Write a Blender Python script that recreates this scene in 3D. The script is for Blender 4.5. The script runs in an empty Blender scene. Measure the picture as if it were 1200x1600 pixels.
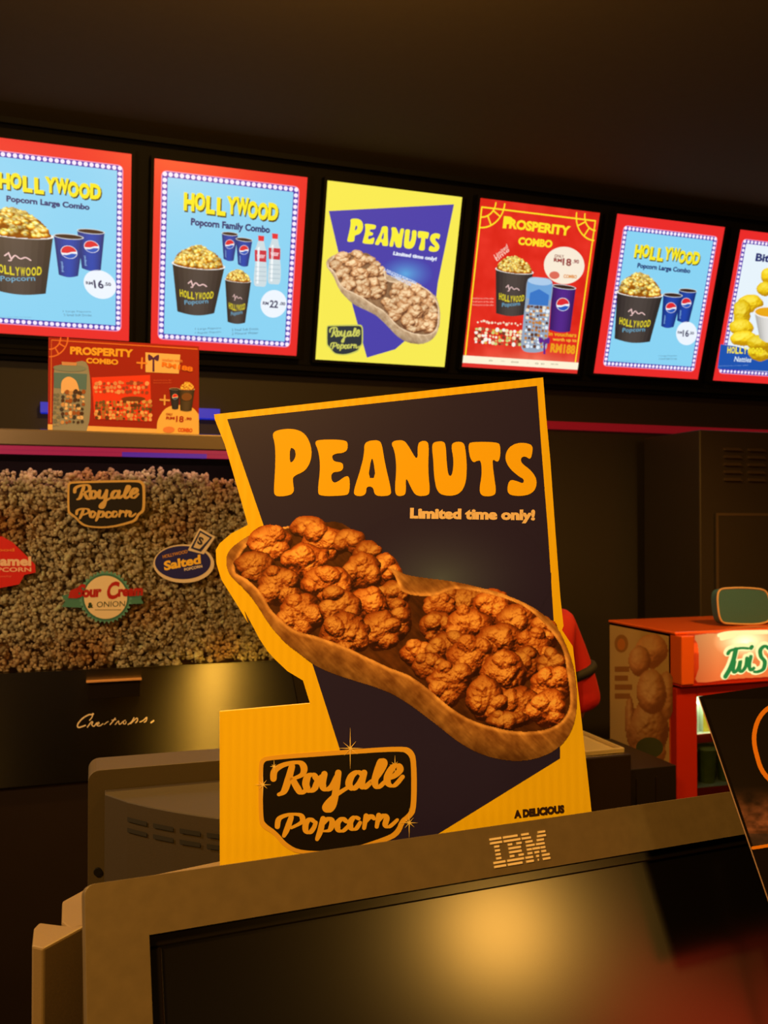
import bpy, bmesh, math, random
import numpy as np
from mathutils import Matrix, Vector
from mathutils.geometry import tessellate_polygon

random.seed(7)
SC = bpy.context.scene
COL = SC.collection

# ------------------------------------------------------------------ camera
EYE = np.array([0.0, 0.0, 1.55])
F_PX, YAW, PITCH = 1386.0, math.radians(18.16), math.radians(0.79)
FW = np.array([math.sin(YAW) * math.cos(PITCH), math.cos(YAW) * math.cos(PITCH), math.sin(PITCH)])
RT = np.array([math.cos(YAW), -math.sin(YAW), 0.0])
UP = np.cross(RT, FW)
cam_data = bpy.data.cameras.new('camera')
cam = bpy.data.objects.new('camera', cam_data)
COL.objects.link(cam)
cam.location = EYE
cam.rotation_euler = (math.pi / 2 + PITCH, 0, -YAW)
cam_data.sensor_fit = 'VERTICAL'
cam_data.sensor_height = 36.0
cam_data.lens = 36.0 * F_PX / 1600.0
cam_data.clip_start = 0.01
cam_data.clip_end = 60
cam_data.dof.use_dof = True
cam_data.dof.focus_distance = 0.62
cam_data.dof.aperture_fstop = 24.0
SC.camera = cam

# ------------------------------------------------------------------ light
W = bpy.data.worlds.new('world')
SC.world = W
W.use_nodes = True
W.node_tree.nodes['Background'].inputs[0].default_value = (1.0, 0.62, 0.32, 1)
W.node_tree.nodes['Background'].inputs[1].default_value = 0.03
SC.view_settings.view_transform = 'Standard'
SC.view_settings.look = 'None'
SC.view_settings.exposure = 0.0
SC.view_settings.gamma = 1.0
SC.view_settings.use_curve_mapping = False
WARM = (1.0, 0.49, 0.08)


def point_lamp(name, loc, power, radius, col=WARM, spot=None, aim=None, blend=0.6):
    d = bpy.data.lights.new(name, 'SPOT' if spot else 'POINT')
    d.energy, d.color, d.shadow_soft_size = power, col, radius
    o = bpy.data.objects.new(name, d)
    COL.objects.link(o)
    o.location = loc
    if spot:
        d.spot_size, d.spot_blend = math.radians(spot), blend
        o.rotation_euler = (Vector(aim) - Vector(loc)).to_track_quat('-Z', 'Y').to_euler()
    return o


point_lamp('bar_pendant_light', (0.45, 1.50, 2.84), 75.0, 0.06)
point_lamp('counter_fill_light', (0.45, 0.55, 2.04), 7.0, 0.03)  # added unseen lamp: highlights on screen tops and steel
point_lamp('steel_streak_light', (0.45, 0.55, 2.04), 125.0, 0.015, (1.0, 0.53, 0.06), spot=15, aim=(0.275, 1.945, 1.085), blend=0.8)  # added narrow spot, only makes the streak on the steel front
point_lamp('chiller_fill_light', (2.15, 1.60, 2.3), 80.0, 0.06, spot=110, aim=(2.0, 2.5, 0.9), blend=0.8)  # added out of view to brighten the orange chiller and tray
point_lamp('popcorn_fill_light', (-0.75, 0.85, 2.05), 46.0, 0.06, (1.0, 0.60, 0.25))  # added off to the left to lift the popcorn behind the glass
point_lamp('lobby_pendant_light', (2.28, -3.02, 2.42), 54.0, 0.19)
point_lamp('queue_downlight', (-0.62, -0.30, 2.35), 97.0, 0.10, spot=62, aim=(0.10, 0.56, 1.38), blend=1.0)
d = bpy.data.lights.new('red_tint_light', 'AREA')  # no sign here: added red area light tinting the front screen's reflection
d.energy, d.color, d.shape, d.size, d.size_y = 10.0, (1.0, 0.06, 0.015), 'RECTANGLE', 1.8, 0.7
o = bpy.data.objects.new('red_tint_light', d)
COL.objects.link(o)
o.location = (3.9, -3.6, 1.62)
o.rotation_euler = (Vector((0.3, 0.5, 1.3)) - Vector(o.location)).to_track_quat('-Z', 'Z').to_euler()


# ------------------------------------------------------------------ helpers: colour + materials
def lin(c):
    out = []
    for v in c[:3]:
        v = v / 255.0
        out.append(v / 12.92 if v <= 0.04045 else ((v + 0.055) / 1.055) ** 2.4)
    return tuple(out)


MATS = {}


def mat(name, col, rough=0.5, metal=0.0, emit=None, strength=1.0, bump=0.0, scale=80.0, vary=0.0, spec=0.5, aniso=0.0, coat=0.0):
    if name in MATS:
        return MATS[name]
    m = bpy.data.materials.new(name)
    m.use_nodes = True
    nt = m.node_tree
    b = nt.nodes['Principled BSDF']
    c = lin(col) + (1,)
    b.inputs['Base Color'].default_value = c
    b.inputs['Roughness'].default_value = rough
    b.inputs['Metallic'].default_value = metal
    b.inputs['Specular IOR Level'].default_value = spec
    b.inputs['Anisotropic'].default_value = aniso
    b.inputs['Coat Weight'].default_value = coat
    if emit:
        b.inputs['Emission Color'].default_value = lin(emit) + (1,)
        b.inputs['Emission Strength'].default_value = strength
    if bump or vary:
        tc = nt.nodes.new('ShaderNodeTexCoord')
        n = nt.nodes.new('ShaderNodeTexNoise')
        n.inputs['Scale'].default_value = scale
        n.inputs['Detail'].default_value = 4
        nt.links.new(tc.outputs['Object'], n.inputs['Vector'])
        if vary:
            mx = nt.nodes.new('ShaderNodeMix')
            mx.data_type = 'RGBA'
            mx.inputs[6].default_value = tuple(v * (1 - vary) for v in c[:3]) + (1,)
            mx.inputs[7].default_value = tuple(min(1, v * (1 + vary)) for v in c[:3]) + (1,)
            nt.links.new(n.outputs['Fac'], mx.inputs[0])
            nt.links.new(mx.outputs[2], b.inputs['Base Color'])
        if bump:
            bp = nt.nodes.new('ShaderNodeBump')
            bp.inputs['Strength'].default_value = bump
            bp.inputs['Distance'].default_value = 0.002
            nt.links.new(n.outputs['Fac'], bp.inputs['Height'])
            nt.links.new(bp.outputs['Normal'], b.inputs['Normal'])
    MATS[name] = m
    return m


def ink(col, lit=False, gloss=0.42):
    """flat printing ink; backlit film when lit"""
    key = ('film_' if lit else 'ink_') + '_'.join(str(int(v)) for v in col)
    if key in MATS:
        return MATS[key]
    if lit:
        return mat(key, (8, 8, 8), 0.35, emit=col, strength=1.0)
    return mat(key, col, gloss, spec=0.3)


def photo_ink(lit=False):
    key = 'photo_film' if lit else 'photo_ink'
    if key in MATS:
        return MATS[key]
    m = mat(key, (128, 128, 128), 0.45, spec=0.25)
    nt = m.node_tree
    b = nt.nodes['Principled BSDF']
    a = nt.nodes.new('ShaderNodeAttribute')
    a.attribute_name = 'Col'
    if lit:
        b.inputs['Base Color'].default_value = (0.003, 0.003, 0.003, 1)
        nt.links.new(a.outputs['Color'], b.inputs['Emission Color'])
        b.inputs['Emission Strength'].default_value = 1.0
    else:
        nt.links.new(a.outputs['Color'], b.inputs['Base Color'])
    return m


def glass_mat(name, tint=(235, 240, 235), refl=0.05):
    if name in MATS:
        return MATS[name]
    m = bpy.data.materials.new(name)
    m.use_nodes = True
    nt = m.node_tree
    nt.nodes.clear()
    out = nt.nodes.new('ShaderNodeOutputMaterial')
    mix = nt.nodes.new('ShaderNodeMixShader')
    tr = nt.nodes.new('ShaderNodeBsdfTransparent')
    tr.inputs[0].default_value = lin(tint) + (1,)
    gl = nt.nodes.new('ShaderNodeBsdfGlossy')
    gl.inputs['Roughness'].default_value = 0.03
    fr = nt.nodes.new('ShaderNodeFresnel')
    fr.inputs[0].default_value = 1.3
    nt.links.new(fr.outputs[0], mix.inputs[0])
    nt.links.new(tr.outputs[0], mix.inputs[1])
    nt.links.new(gl.outputs[0], mix.inputs[2])
    nt.links.new(mix.outputs[0], out.inputs[0])
    MATS[name] = m
    return m


# ------------------------------------------------------------------ helpers: mesh building
class MB:
    def __init__(self):
        self.v, self.f, self.m, self.patches, self.mats, self.mi = [], [], [], [], [], {}

    def slot(self, m):
        if m.name not in self.mi:
            self.mi[m.name] = len(self.mats)
            self.mats.append(m)
        return self.mi[m.name]

    def add(self, vs, fs, m):
        k, s = len(self.v), self.slot(m)
        self.v += [tuple(map(float, p)) for p in vs]
        self.f += [tuple(i + k for i in f) for f in fs]
        self.m += [s] * len(fs)

    def box(self, a, b, m):
        x0, y0, z0 = (min(p, q) for p, q in zip(a, b))
        x1, y1, z1 = (max(p, q) for p, q in zip(a, b))
        vs = [(x0, y0, z0), (x1, y0, z0), (x1, y1, z0), (x0, y1, z0), (x0, y0, z1), (x1, y0, z1), (x1, y1, z1), (x0, y1, z1)]
        self.add(vs, [(0, 3, 2, 1), (4, 5, 6, 7), (0, 1, 5, 4), (1, 2, 6, 5), (2, 3, 7, 6), (3, 0, 4, 7)], m)

    def prism(self, poly, z0, z1, m, m_side=None, M=None):
        """poly: CCW (x, y) outline; extruded from z0 to z1 (local), optional transform"""
        poly = [tuple(map(float, p)) for p in poly]
        if sum(poly[i - 1][0] * poly[i][1] - poly[i][0] * poly[i - 1][1] for i in range(len(poly))) < 0:
            poly = poly[::-1]
        n = len(poly)
        vs = [(x, y, z0) for x, y in poly] + [(x, y, z1) for x, y in poly]
        if M is not None:
            vs = [tuple(M @ Vector(p)) for p in vs]
        tri = tessellate_polygon([[Vector((x, y, 0)) for x, y in poly]])
        top = []
        for t in tri:
            a, b, c = t
            ar = (poly[b][0] - poly[a][0]) * (poly[c][1] - poly[a][1]) - (poly[c][0] - poly[a][0]) * (poly[b][1] - poly[a][1])
            top.append((a, b, c) if ar > 0 else (a, c, b))
        self.add(vs, [tuple(i + n for i in t) for t in top] + [t[::-1] for t in top], m)
        k = len(self.v) - 2 * n
        s = self.slot(m_side or m)
        for i in range(n):
            j = (i + 1) % n
            self.f.append((k + i, k + j, k + n + j, k + n + i))
            self.m.append(s)

    def tube(self, pts, r, m, seg=8):
        pts = [Vector(p) for p in pts]
        rings = []
        for i, p in enumerate(pts):
            t = (pts[min(i + 1, len(pts) - 1)] - pts[max(i - 1, 0)]).normalized()
            a = t.cross(Vector((0, 0, 1)))
            if a.length < 1e-3:
                a = t.cross(Vector((1, 0, 0)))
            a.normalize()
            b = t.cross(a)
            rr = r[i] if isinstance(r, (list, tuple)) else r
            rings.append([p + (a * math.cos(2 * math.pi * k / seg) + b * math.sin(2 * math.pi * k / seg)) * rr for k in range(seg)])
        vs = [q for g in rings for q in g]
        fs = [(i * seg + k, i * seg + (k + 1) % seg, (i + 1) * seg + (k + 1) % seg, (i + 1) * seg + k) for i in range(len(pts) - 1) for k in range(seg)]
        fs += [tuple(range(seg))[::-1], tuple((len(pts) - 1) * seg + k for k in range(seg))]
        self.add(vs, fs, m)

    def lathe(self, prof, c, m, seg=20):
        vs = [(c[0] + r * math.cos(2 * math.pi * k / seg), c[1] + r * math.sin(2 * math.pi * k / seg), c[2] + z) for r, z in prof for k in range(seg)]
        fs = [(i * seg + k, i * seg + (k + 1) % seg, (i + 1) * seg + (k + 1) % seg, (i + 1) * seg + k) for i in range(len(prof) - 1) for k in range(seg)]
        fs += [tuple(range(seg))[::-1], tuple((len(prof) - 1) * seg + k for k in range(seg))]
        self.add(vs, fs, m)

    def build(self, name, parent=None, M=None, bevel=0.0, smooth=False):
        me = bpy.data.meshes.new(name)
        nv = len(self.v)
        V = [np.array(self.v, dtype=np.float64).reshape(-1, 3)]
        loops = [np.array([i for f in self.f for i in f], dtype=np.int32)]
        sizes = [np.array([len(f) for f in self.f], dtype=np.int32)]
        mi = [np.array(self.m, dtype=np.int32)]
        cols = [np.ones((nv, 4), dtype=np.float32)]
        for pv, pf, pc, s in self.patches:
            V.append(pv)
            loops.append((pf + nv).ravel().astype(np.int32))
            sizes.append(np.full(len(pf), pf.shape[1], dtype=np.int32))
            mi.append(np.full(len(pf), s, dtype=np.int32))
            cols.append(pc)
            nv += len(pv)
        V, loops, sizes, mi = np.concatenate(V), np.concatenate(loops), np.concatenate(sizes), np.concatenate(mi)
        me.vertices.add(len(V))
        me.vertices.foreach_set('co', V.astype(np.float32).ravel())
        me.loops.add(len(loops))
        me.loops.foreach_set('vertex_index', loops)
        me.polygons.add(len(sizes))
        st = np.zeros(len(sizes), dtype=np.int32)
        st[1:] = np.cumsum(sizes)[:-1]
        me.polygons.foreach_set('loop_start', st)
        me.polygons.foreach_set('material_index', mi)
        me.polygons.foreach_set('use_smooth', np.full(len(sizes), bool(smooth)))
        if self.patches:
            ca = me.color_attributes.new('Col', 'FLOAT_COLOR', 'POINT')
            ca.data.foreach_set('color', np.concatenate(cols).astype(np.float32).ravel())
        for m in self.mats:
            me.materials.append(m)
        me.update(calc_edges=True)
        me.validate()
        o = bpy.data.objects.new(name, me)
        COL.objects.link(o)
        if parent is not None:
            o.parent = parent
            PM = ROOTS.get(parent.name, Matrix())
            o.matrix_parent_inverse = Matrix()
            WM = M if M is not None else Matrix()
            o.matrix_basis = PM.inverted() @ WM
            ROOTS[o.name] = WM
        elif M is not None:
            o.matrix_world = M
            ROOTS[o.name] = M
        if bevel:
            b = o.modifiers.new('bevel', 'BEVEL')
            b.width, b.segments, b.limit_method, b.angle_limit = bevel, 2, 'ANGLE', math.radians(40)
        return o


ROOTS = {}


def tag(o, label=None, cat=None, group=None, kind=None):
    if label: o['label'] = label
    if cat: o['category'] = cat
    if group: o['group'] = group
    if kind: o['kind'] = kind
    return o


def thing(name, loc, label, cat, group=None):
    o = bpy.data.objects.new(name, None)
    o.empty_display_size = 0.05
    COL.objects.link(o)
    o.location = loc
    ROOTS[o.name] = Matrix.Translation(Vector(loc))
    return tag(o, label, cat, group)


def structure(name, mb, **k):
    return tag(mb.build(name, **k), kind='structure')


def plane_matrix(origin, ex, ey):
    ex, ey = Vector(ex).normalized(), Vector(ey).normalized()
    ez = ex.cross(ey)
    return Matrix(((ex.x, ey.x, ez.x, origin[0]), (ex.y, ey.y, ez.y, origin[1]), (ex.z, ey.z, ez.z, origin[2]), (0, 0, 0, 1)))


# ------------------------------------------------------------------ helpers: flat print artwork
def trace_map(M, crop=(0, 0, 1.0)):
    """measurements taken from the photograph -> metres on a real plane (local x, y)"""
    O = np.array(M.translation)
    ex, ey, ez = (np.array(M.col[i][:3]) for i in range(3))
    ox, oy, s = crop

    def fn(p):
        p = np.asarray(p, dtype=float).reshape(-1, 2)
        px, py = p[:, 0] / s + ox, p[:, 1] / s + oy
        D = FW[None] + ((px - 600) / F_PX)[:, None] * RT[None] + ((800 - py) / F_PX)[:, None] * UP[None]
        P = EYE[None] + D * (((O - EYE) @ ez) / (D @ ez))[:, None] - O[None]
        return np.stack([P @ ex, P @ ey], 1)
    return fn


def homography(src, dst):
    A, b = [], []
    for (x, y), (u, v) in zip(src, dst):
        A += [[x, y, 1, 0, 0, 0, -u * x, -u * y], [0, 0, 0, x, y, 1, -v * x, -v * y]]
        b += [u, v]
    h = np.append(np.linalg.solve(np.array(A, float), np.array(b, float)), 1).reshape(3, 3)

    def fn(p):
        p = np.asarray(p, dtype=float).reshape(-1, 2)
        q = np.c_[p, np.ones(len(p))] @ h.T
        return q[:, :2] / q[:, 2:]
    return fn


def affine(src, dst):
    A = np.c_[np.array(src, float), np.ones(len(src))]
    X = np.linalg.lstsq(A, np.array(dst, float), rcond=None)[0]
    return lambda p: np.c_[np.asarray(p, float).reshape(-1, 2), np.ones(len(np.asarray(p, float).reshape(-1, 2)))] @ X


def chaikin(p, n=2, closed=True):
    p = np.array(p, float)
    for _ in range(n):
        q = np.roll(p, -1, 0)
        a, b = p * 0.75 + q * 0.25, p * 0.25 + q * 0.75
        p = np.stack([a, b], 1).reshape(-1, 2)
    return p


def spline(p, n=7, closed=False):
    p = np.array(p, float)
    if len(p) < 3:
        return p
    out = []
    N = len(p)
    for i in range(N if closed else N - 1):
        g = (lambda k: p[k % N]) if closed else (lambda k: p[min(max(k, 0), N - 1)])
        p0, p1, p2, p3 = g(i - 1), g(i), g(i + 1), g(i + 2)
        for t in np.linspace(0, 1, n, endpoint=False):
            out.append(0.5 * (2 * p1 + (p2 - p0) * t + (2 * p0 - 5 * p1 + 4 * p2 - p3) * t * t + (3 * p1 - p0 - 3 * p2 + p3) * t ** 3))
    if not closed:
        out.append(p[-1])
    return np.array(out)


def ell(cx, cy, rx, ry=None, n=40, rot=0.0):
    ry = ry or rx
    t = np.linspace(0, 2 * math.pi, n, endpoint=False)
    x, y = rx * np.cos(t), ry * np.sin(t)
    c, s = math.cos(rot), math.sin(rot)
    return np.stack([cx + x * c - y * s, cy + x * s + y * c], 1)


def inside(poly, X, Y):
    poly = np.asarray(poly, float)
    r = np.zeros(X.shape, bool)
    j = len(poly) - 1
    for i in range(len(poly)):
        xi, yi = poly[i]
        xj, yj = poly[j]
        if yi != yj:
            c = ((yi > Y) != (yj > Y)) & (X < (xj - xi) * (Y - yi) / (yj - yi) + xi)
            r ^= c
        j = i
    return r


def vnoise(X, Y, seed=0):
    def h(i, j):
        s = np.sin(i * 127.1 + j * 311.7 + seed * 74.7) * 43758.5453
        return s - np.floor(s)
    i, j = np.floor(X), np.floor(Y)
    fx, fy = X - i, Y - j
    fx, fy = fx * fx * (3 - 2 * fx), fy * fy * (3 - 2 * fy)
    return (h(i, j) * (1 - fx) + h(i + 1, j) * fx) * (1 - fy) + (h(i, j + 1) * (1 - fx) + h(i + 1, j + 1) * fx) * fy


def fbm(X, Y, seed=0, o=3):
    r, a, t = 0, 1.0, 0
    for k in range(o):
        r = r + a * vnoise(X * 2 ** k, Y * 2 ** k, seed + k)
        t += a
        a *= 0.55
    return r / t


TEXTS = {}


def text_mesh(s, bold=0.0):
    k = (s, bold)
    if k not in TEXTS:
        c = bpy.data.curves.new('lettering', 'FONT')
        c.body, c.offset, c.resolution_u = s, bold, 3
        o = bpy.data.objects.new('lettering', c)
        COL.objects.link(o)
        bpy.context.view_layer.update()
        e = o.evaluated_get(bpy.context.evaluated_depsgraph_get())
        me = e.to_mesh()
        v = np.array([p.co[:2] for p in me.vertices])
        f = [tuple(p.vertices) for p in me.polygons]
        e.to_mesh_clear()
        bpy.data.objects.remove(o)
        bpy.data.curves.remove(c)
        v = (v - v.min(0)) / (v.max(0) - v.min(0))
        TEXTS[k] = (v, f)
    return TEXTS[k]


class Art(MB):
    """a flat print: inks laid on one another, 0.2 mm apart"""
    def __init__(self, fn, lit=False, step=0.0002, z0=0.0):
        super().__init__()
        self.fn, self.lit, self.step, self.z0 = fn, lit, step, z0

    def ink(self, c):
        return c if not isinstance(c, tuple) else ink(c, self.lit)

    def poly(self, pts, col, layer=1, holes=()):
        loops = [self.fn(pts)] + [self.fn(h) for h in holes]
        flat = np.concatenate(loops)
        tri = tessellate_polygon([[Vector((x, y, 0)) for x, y in l] for l in loops])
        fs = []
        for a, b, c in tri:
            ar = (flat[b][0] - flat[a][0]) * (flat[c][1] - flat[a][1]) - (flat[c][0] - flat[a][0]) * (flat[b][1] - flat[a][1])
            if abs(ar) < 1e-14:
                continue
            fs.append((a, b, c) if ar > 0 else (a, c, b))
        z = self.z0 + layer * self.step
        self.add([(x, y, z) for x, y in flat], fs, self.ink(col))

    def stroke(self, pts, w, col, layer=1, smooth=True, closed=False, nib=0.0):
        p = spline(pts, 6, closed) if smooth else np.array(pts, float)
        if closed:
            p = np.r_[p, p[:1]]
        t = np.gradient(p, axis=0)
        n = np.stack([-t[:, 1], t[:, 0]], 1)
        n /= np.maximum(np.linalg.norm(n, axis=1), 1e-9)[:, None]
        ww = np.interp(np.linspace(0, 1, len(p)), np.linspace(0, 1, len(w)), w)[:, None] if isinstance(w, (list, tuple)) else w
        if nib:
            ww = ww * (1 - nib + nib * 1.5 * np.abs(t[:, 1]) / np.maximum(np.linalg.norm(t, axis=1), 1e-9))[:, None]
        A, B = self.fn(p + n * ww / 2), self.fn(p - n * ww / 2)
        k = len(p)
        zs = [self.z0 + (layer + 0.2 * i / k) * self.step for i in range(k)]
        vs = [(x, y, z) for (x, y), z in zip(A, zs)] + [(x, y, z) for (x, y), z in zip(B, zs)]
        self.add(vs, [(i, i + 1, k + i + 1, k + i) for i in range(k - 1)], self.ink(col))
        if not closed:
            wa = np.broadcast_to(ww, (k, 1)).ravel()
            for e, wi, dl in ((p[0], wa[0], -0.05), (p[-1], wa[-1], 0.25)):
                self.poly(ell(e[0], e[1], wi / 2, n=12), col, layer + dl)

    def text(self, s, bl, br, tl, col, layer=3, bold=0.0):
        v, f = text_mesh(s, bold)
        bl, br, tl = (np.array(q, float) for q in (bl, br, tl))
        P = self.fn(bl + v[:, :1] * (br - bl) + v[:, 1:] * (tl - bl))
        z = self.z0 + layer * self.step
        self.add([(x, y, z) for x, y in P], f, self.ink(col))

    def raster(self, rgb, mask, X, Y, layer=2):
        """rgb 0-255 on the sample grid X, Y (art coordinates): a printed photograph"""
        h, w = mask.shape
        P = self.fn(np.stack([X.ravel(), Y.ravel()], 1))
        idx = np.arange(h * w).reshape(h, w)
        q = mask[:-1, :-1] & mask[1:, :-1] & mask[1:, 1:] & mask[:-1, 1:]
        F = np.stack([idx[:-1, :-1][q], idx[1:, :-1][q], idx[1:, 1:][q], idx[:-1, 1:][q]], 1)
        a = P[F[0]]
        if (a[1][0] - a[0][0]) * (a[2][1] - a[0][1]) - (a[2][0] - a[0][0]) * (a[1][1] - a[0][1]) < 0:
            F = F[:, ::-1]
        used = np.unique(F)
        re = np.zeros(h * w, int)
        re[used] = np.arange(len(used))
        c = np.clip(rgb.reshape(-1, 3)[used] / 255.0, 0, 1)
        c = np.where(c <= 0.04045, c / 12.92, ((c + 0.055) / 1.055) ** 2.4)
        pv = np.c_[P[used], np.full(len(used), self.z0 + layer * self.step)]
        self.patches.append((pv, re[F], np.c_[c, np.ones(len(c))], self.slot(photo_ink(self.lit))))


def grid(x0, x1, y0, y1, step):
    return np.meshgrid(np.arange(x0, x1 + step, step), np.arange(y0, y1 + step, step))


def mix3(a, b, t):
    return np.array(a, float) * (1 - t[..., None]) + np.array(b, float) * t[..., None]


def lumps(X, Y, rgb, mask, items, dark, mid, light, ns=7.0, seed=1, tint=0.12, lobes=0):
    """print overlapping lumpy clusters (far ones first); lobes > 0 makes each one a knot of nuts"""
    rnd = random.Random(seed)
    x0, y0, st = X[0, 0], Y[0, 0], X[0, 1] - X[0, 0]
    for k, (cx, cy, rx, ry) in enumerate(items):
        i0, i1 = max(0, int((cx - rx * 1.25 - x0) / st)), min(X.shape[1], int((cx + rx * 1.25 - x0) / st) + 2)
        j0, j1 = max(0, int((cy - ry * 1.25 - y0) / st)), min(X.shape[0], int((cy + ry * 1.25 - y0) / st) + 2)
        if i1 - i0 < 3 or j1 - j0 < 3:
            continue
        x, y = X[j0:j1, i0:i1], Y[j0:j1, i0:i1]
        a = rnd.random() * 6.28
        u = ((x - cx) * math.cos(a) - (y - cy) * math.sin(a)) / ns + k * 7.3
        v = ((x - cx) * math.sin(a) + (y - cy) * math.cos(a)) / ns + k * 3.1
        dx, dy = (x - cx) / rx, (y - cy) / ry
        R0 = (rx + ry) / 2
        wob = 1 + 0.30 * (fbm(u * 0.6, v * 0.6, seed + k, 2) - 0.5)
        H = np.sqrt(np.clip(1 - (dx * dx + dy * dy) / wob ** 2, 0, 1)) * R0 * (0.86 if lobes else 1.0)
        m = (dx * dx + dy * dy) < wob ** 2
        for q in range(lobes):
            t, rr = rnd.random() * 6.28, math.sqrt(rnd.random()) * 0.78
            lx, ly = cx + math.cos(t) * rr * rx, cy + math.sin(t) * rr * ry
            lr, e = R0 * rnd.uniform(0.38, 0.62), rnd.uniform(0.7, 1.0)
            an = rnd.random() * 3.14
            ax, ay = (x - lx) * math.cos(an) + (y - ly) * math.sin(an), (-(x - lx) * math.sin(an) + (y - ly) * math.cos(an)) / e
            d2 = (ax * ax + ay * ay) / lr ** 2
            zc = math.sqrt(max(0.0, 1 - rr * rr)) * R0 * 0.55
            hl = zc + np.sqrt(np.clip(1 - d2, 0, 1)) * lr * 0.95
            on = d2 < 1
            H = np.where(on, np.maximum(H, hl), H)
            m |= on
        H = H + (fbm(u * 1.3, v * 1.3, seed + k * 3, 4) - 0.5) * R0 * (0.22 if lobes else 0.28)
        gy, gx = np.gradient(H, st)
        lim = 2.2
        gx, gy = np.clip(gx, -lim, lim), np.clip(gy, -lim, lim)
        l = np.sqrt(gx * gx + gy * gy + 1)
        nx, ny, nz = -gx / l, -gy / l, 1 / l
        dif = np.clip(nx * -0.28 + ny * -0.62 + nz * 0.70, 0, 1)
        rel = np.clip(H / (R0 * 1.05), 0, 1)
        sh = np.clip(dif * (0.42 + 0.72 * rel) + 0.25 * (fbm(u * 0.5, v * 0.5, seed + 90 + k, 2) - 0.5), 0, 1)
        sp = np.clip(nx * -0.14 + ny * -0.42 + nz * 0.88, 0, 1) ** 30 * 0.45 * rel
        tn = 1 + (rnd.random() - 0.5) * 2 * tint
        c = np.where((sh < 0.5)[..., None], mix3(dark, mid, np.clip(sh * 2, 0, 1)), mix3(mid, light, np.clip(sh * 2 - 1, 0, 1))) * tn
        c = c + sp[..., None] * (np.array(light, float) * 1.05 - c)
        rgb[j0:j1, i0:i1][m] = c[m]
        mask[j0:j1, i0:i1] |= m
    return rgb, mask


BLACK = mat('matte_black', (11, 10, 9), 0.7, spec=0.2)
DARKWALL = mat('dark_brown_paint', (42, 36, 32), 0.6, bump=0.15, scale=40, vary=0.08)
CEIL = mat('dark_ceiling_paint', (80, 70, 54), 0.85, bump=0.1, scale=30, vary=0.06, spec=0.1)

# ------------------------------------------------------------------ room shell
b = MB(); b.box((-3.6, -5.0, -0.06), (5.4, 3.95, 0), mat('dark_floor_tile', (40, 34, 30), 0.4, vary=0.15, scale=3)); structure('floor', b)
b = MB(); b.box((-3.6, 3.80, 0), (5.4, 3.95, 3.06), DARKWALL); structure('wall_back', b)
b = MB(); b.box((-3.75, -5.0, 0), (-3.6, 3.95, 3.06), DARKWALL); structure('wall_left', b)
b = MB(); b.box((5.4, -5.0, 0), (5.55, 3.95, 3.06), DARKWALL); structure('wall_right', b)
b = MB(); b.box((-3.75, -5.0, 3.06), (5.55, 3.95, 3.16), CEIL); structure('ceiling', b)

# ------------------------------------------------------------------ menu light boxes
TILT = math.radians(16.41)
PEX, PEY = (1, 0, 0), (0, -math.sin(TILT), math.cos(TILT))
MENU0 = np.array([0.0, 3.4663, 2.9474])
# sloping black panel that carries the light boxes
MP = plane_matrix(tuple(MENU0), PEX, PEY)
b = MB()
b.box((-1.7, -0.80, -0.16), (5.2, 0.075, -0.05), BLACK)
b.box((-1.7, 0.055, -0.05), (5.2, 0.075, 0.012), BLACK)
b.box((-1.7, -0.775, -0.05), (5.2, -0.755, 0.0), BLACK)
structure('trim_1', b, M=MP)

C_RED, C_BLUE, C_RING, C_YEL, C_NAVY = (236, 44, 42), (138, 212, 244), (72, 38, 172), (250, 232, 40), (30, 40, 110)


def light_box(x0, top, w, h, name, label, draw):
    O = MENU0 + np.array(PEX) * x0 + np.array(PEY) * (-top)
    M = plane_matrix(tuple(O), PEX, PEY)
    t = thing('menu_light_box', tuple(O + np.array(PEY) * (-h)), label, 'menu sign', 'lit menu boxes above the counter')
    f = MB()
    e = 0.012
    f.box((-e, -h - e, -0.052), (w + e, e, -0.006), BLACK)
    for a, c in (((-e, -h - e), (0, e)), ((w, -h - e), (w + e, e)), ((0, -h - e), (w, -h)), ((0, 0), (w, e))):
        f.box((a[0], a[1], -0.006), (c[0], c[1], 0.004), BLACK)
    f.build('housing', t, M)
    art = draw(w, h)
    art.build('poster', t, M)
    return t


def rect(a):
    x0, y0, x1, y1 = a
    return [(x0, y0), (x1, y0), (x1, y1), (x0, y1)]


def rrect(x0, y0, x1, y1, r, n=6):
    out = []
    for cx, cy, a in ((x1 - r, y0 + r, -90), (x1 - r, y1 - r, 0), (x0 + r, y1 - r, 90), (x0 + r, y0 + r, 180)):
        for k in range(n + 1):
            t = math.radians(a + 90 * k / n)
            out.append((cx + r * math.cos(t), cy + r * math.sin(t)))
    return out


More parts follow.
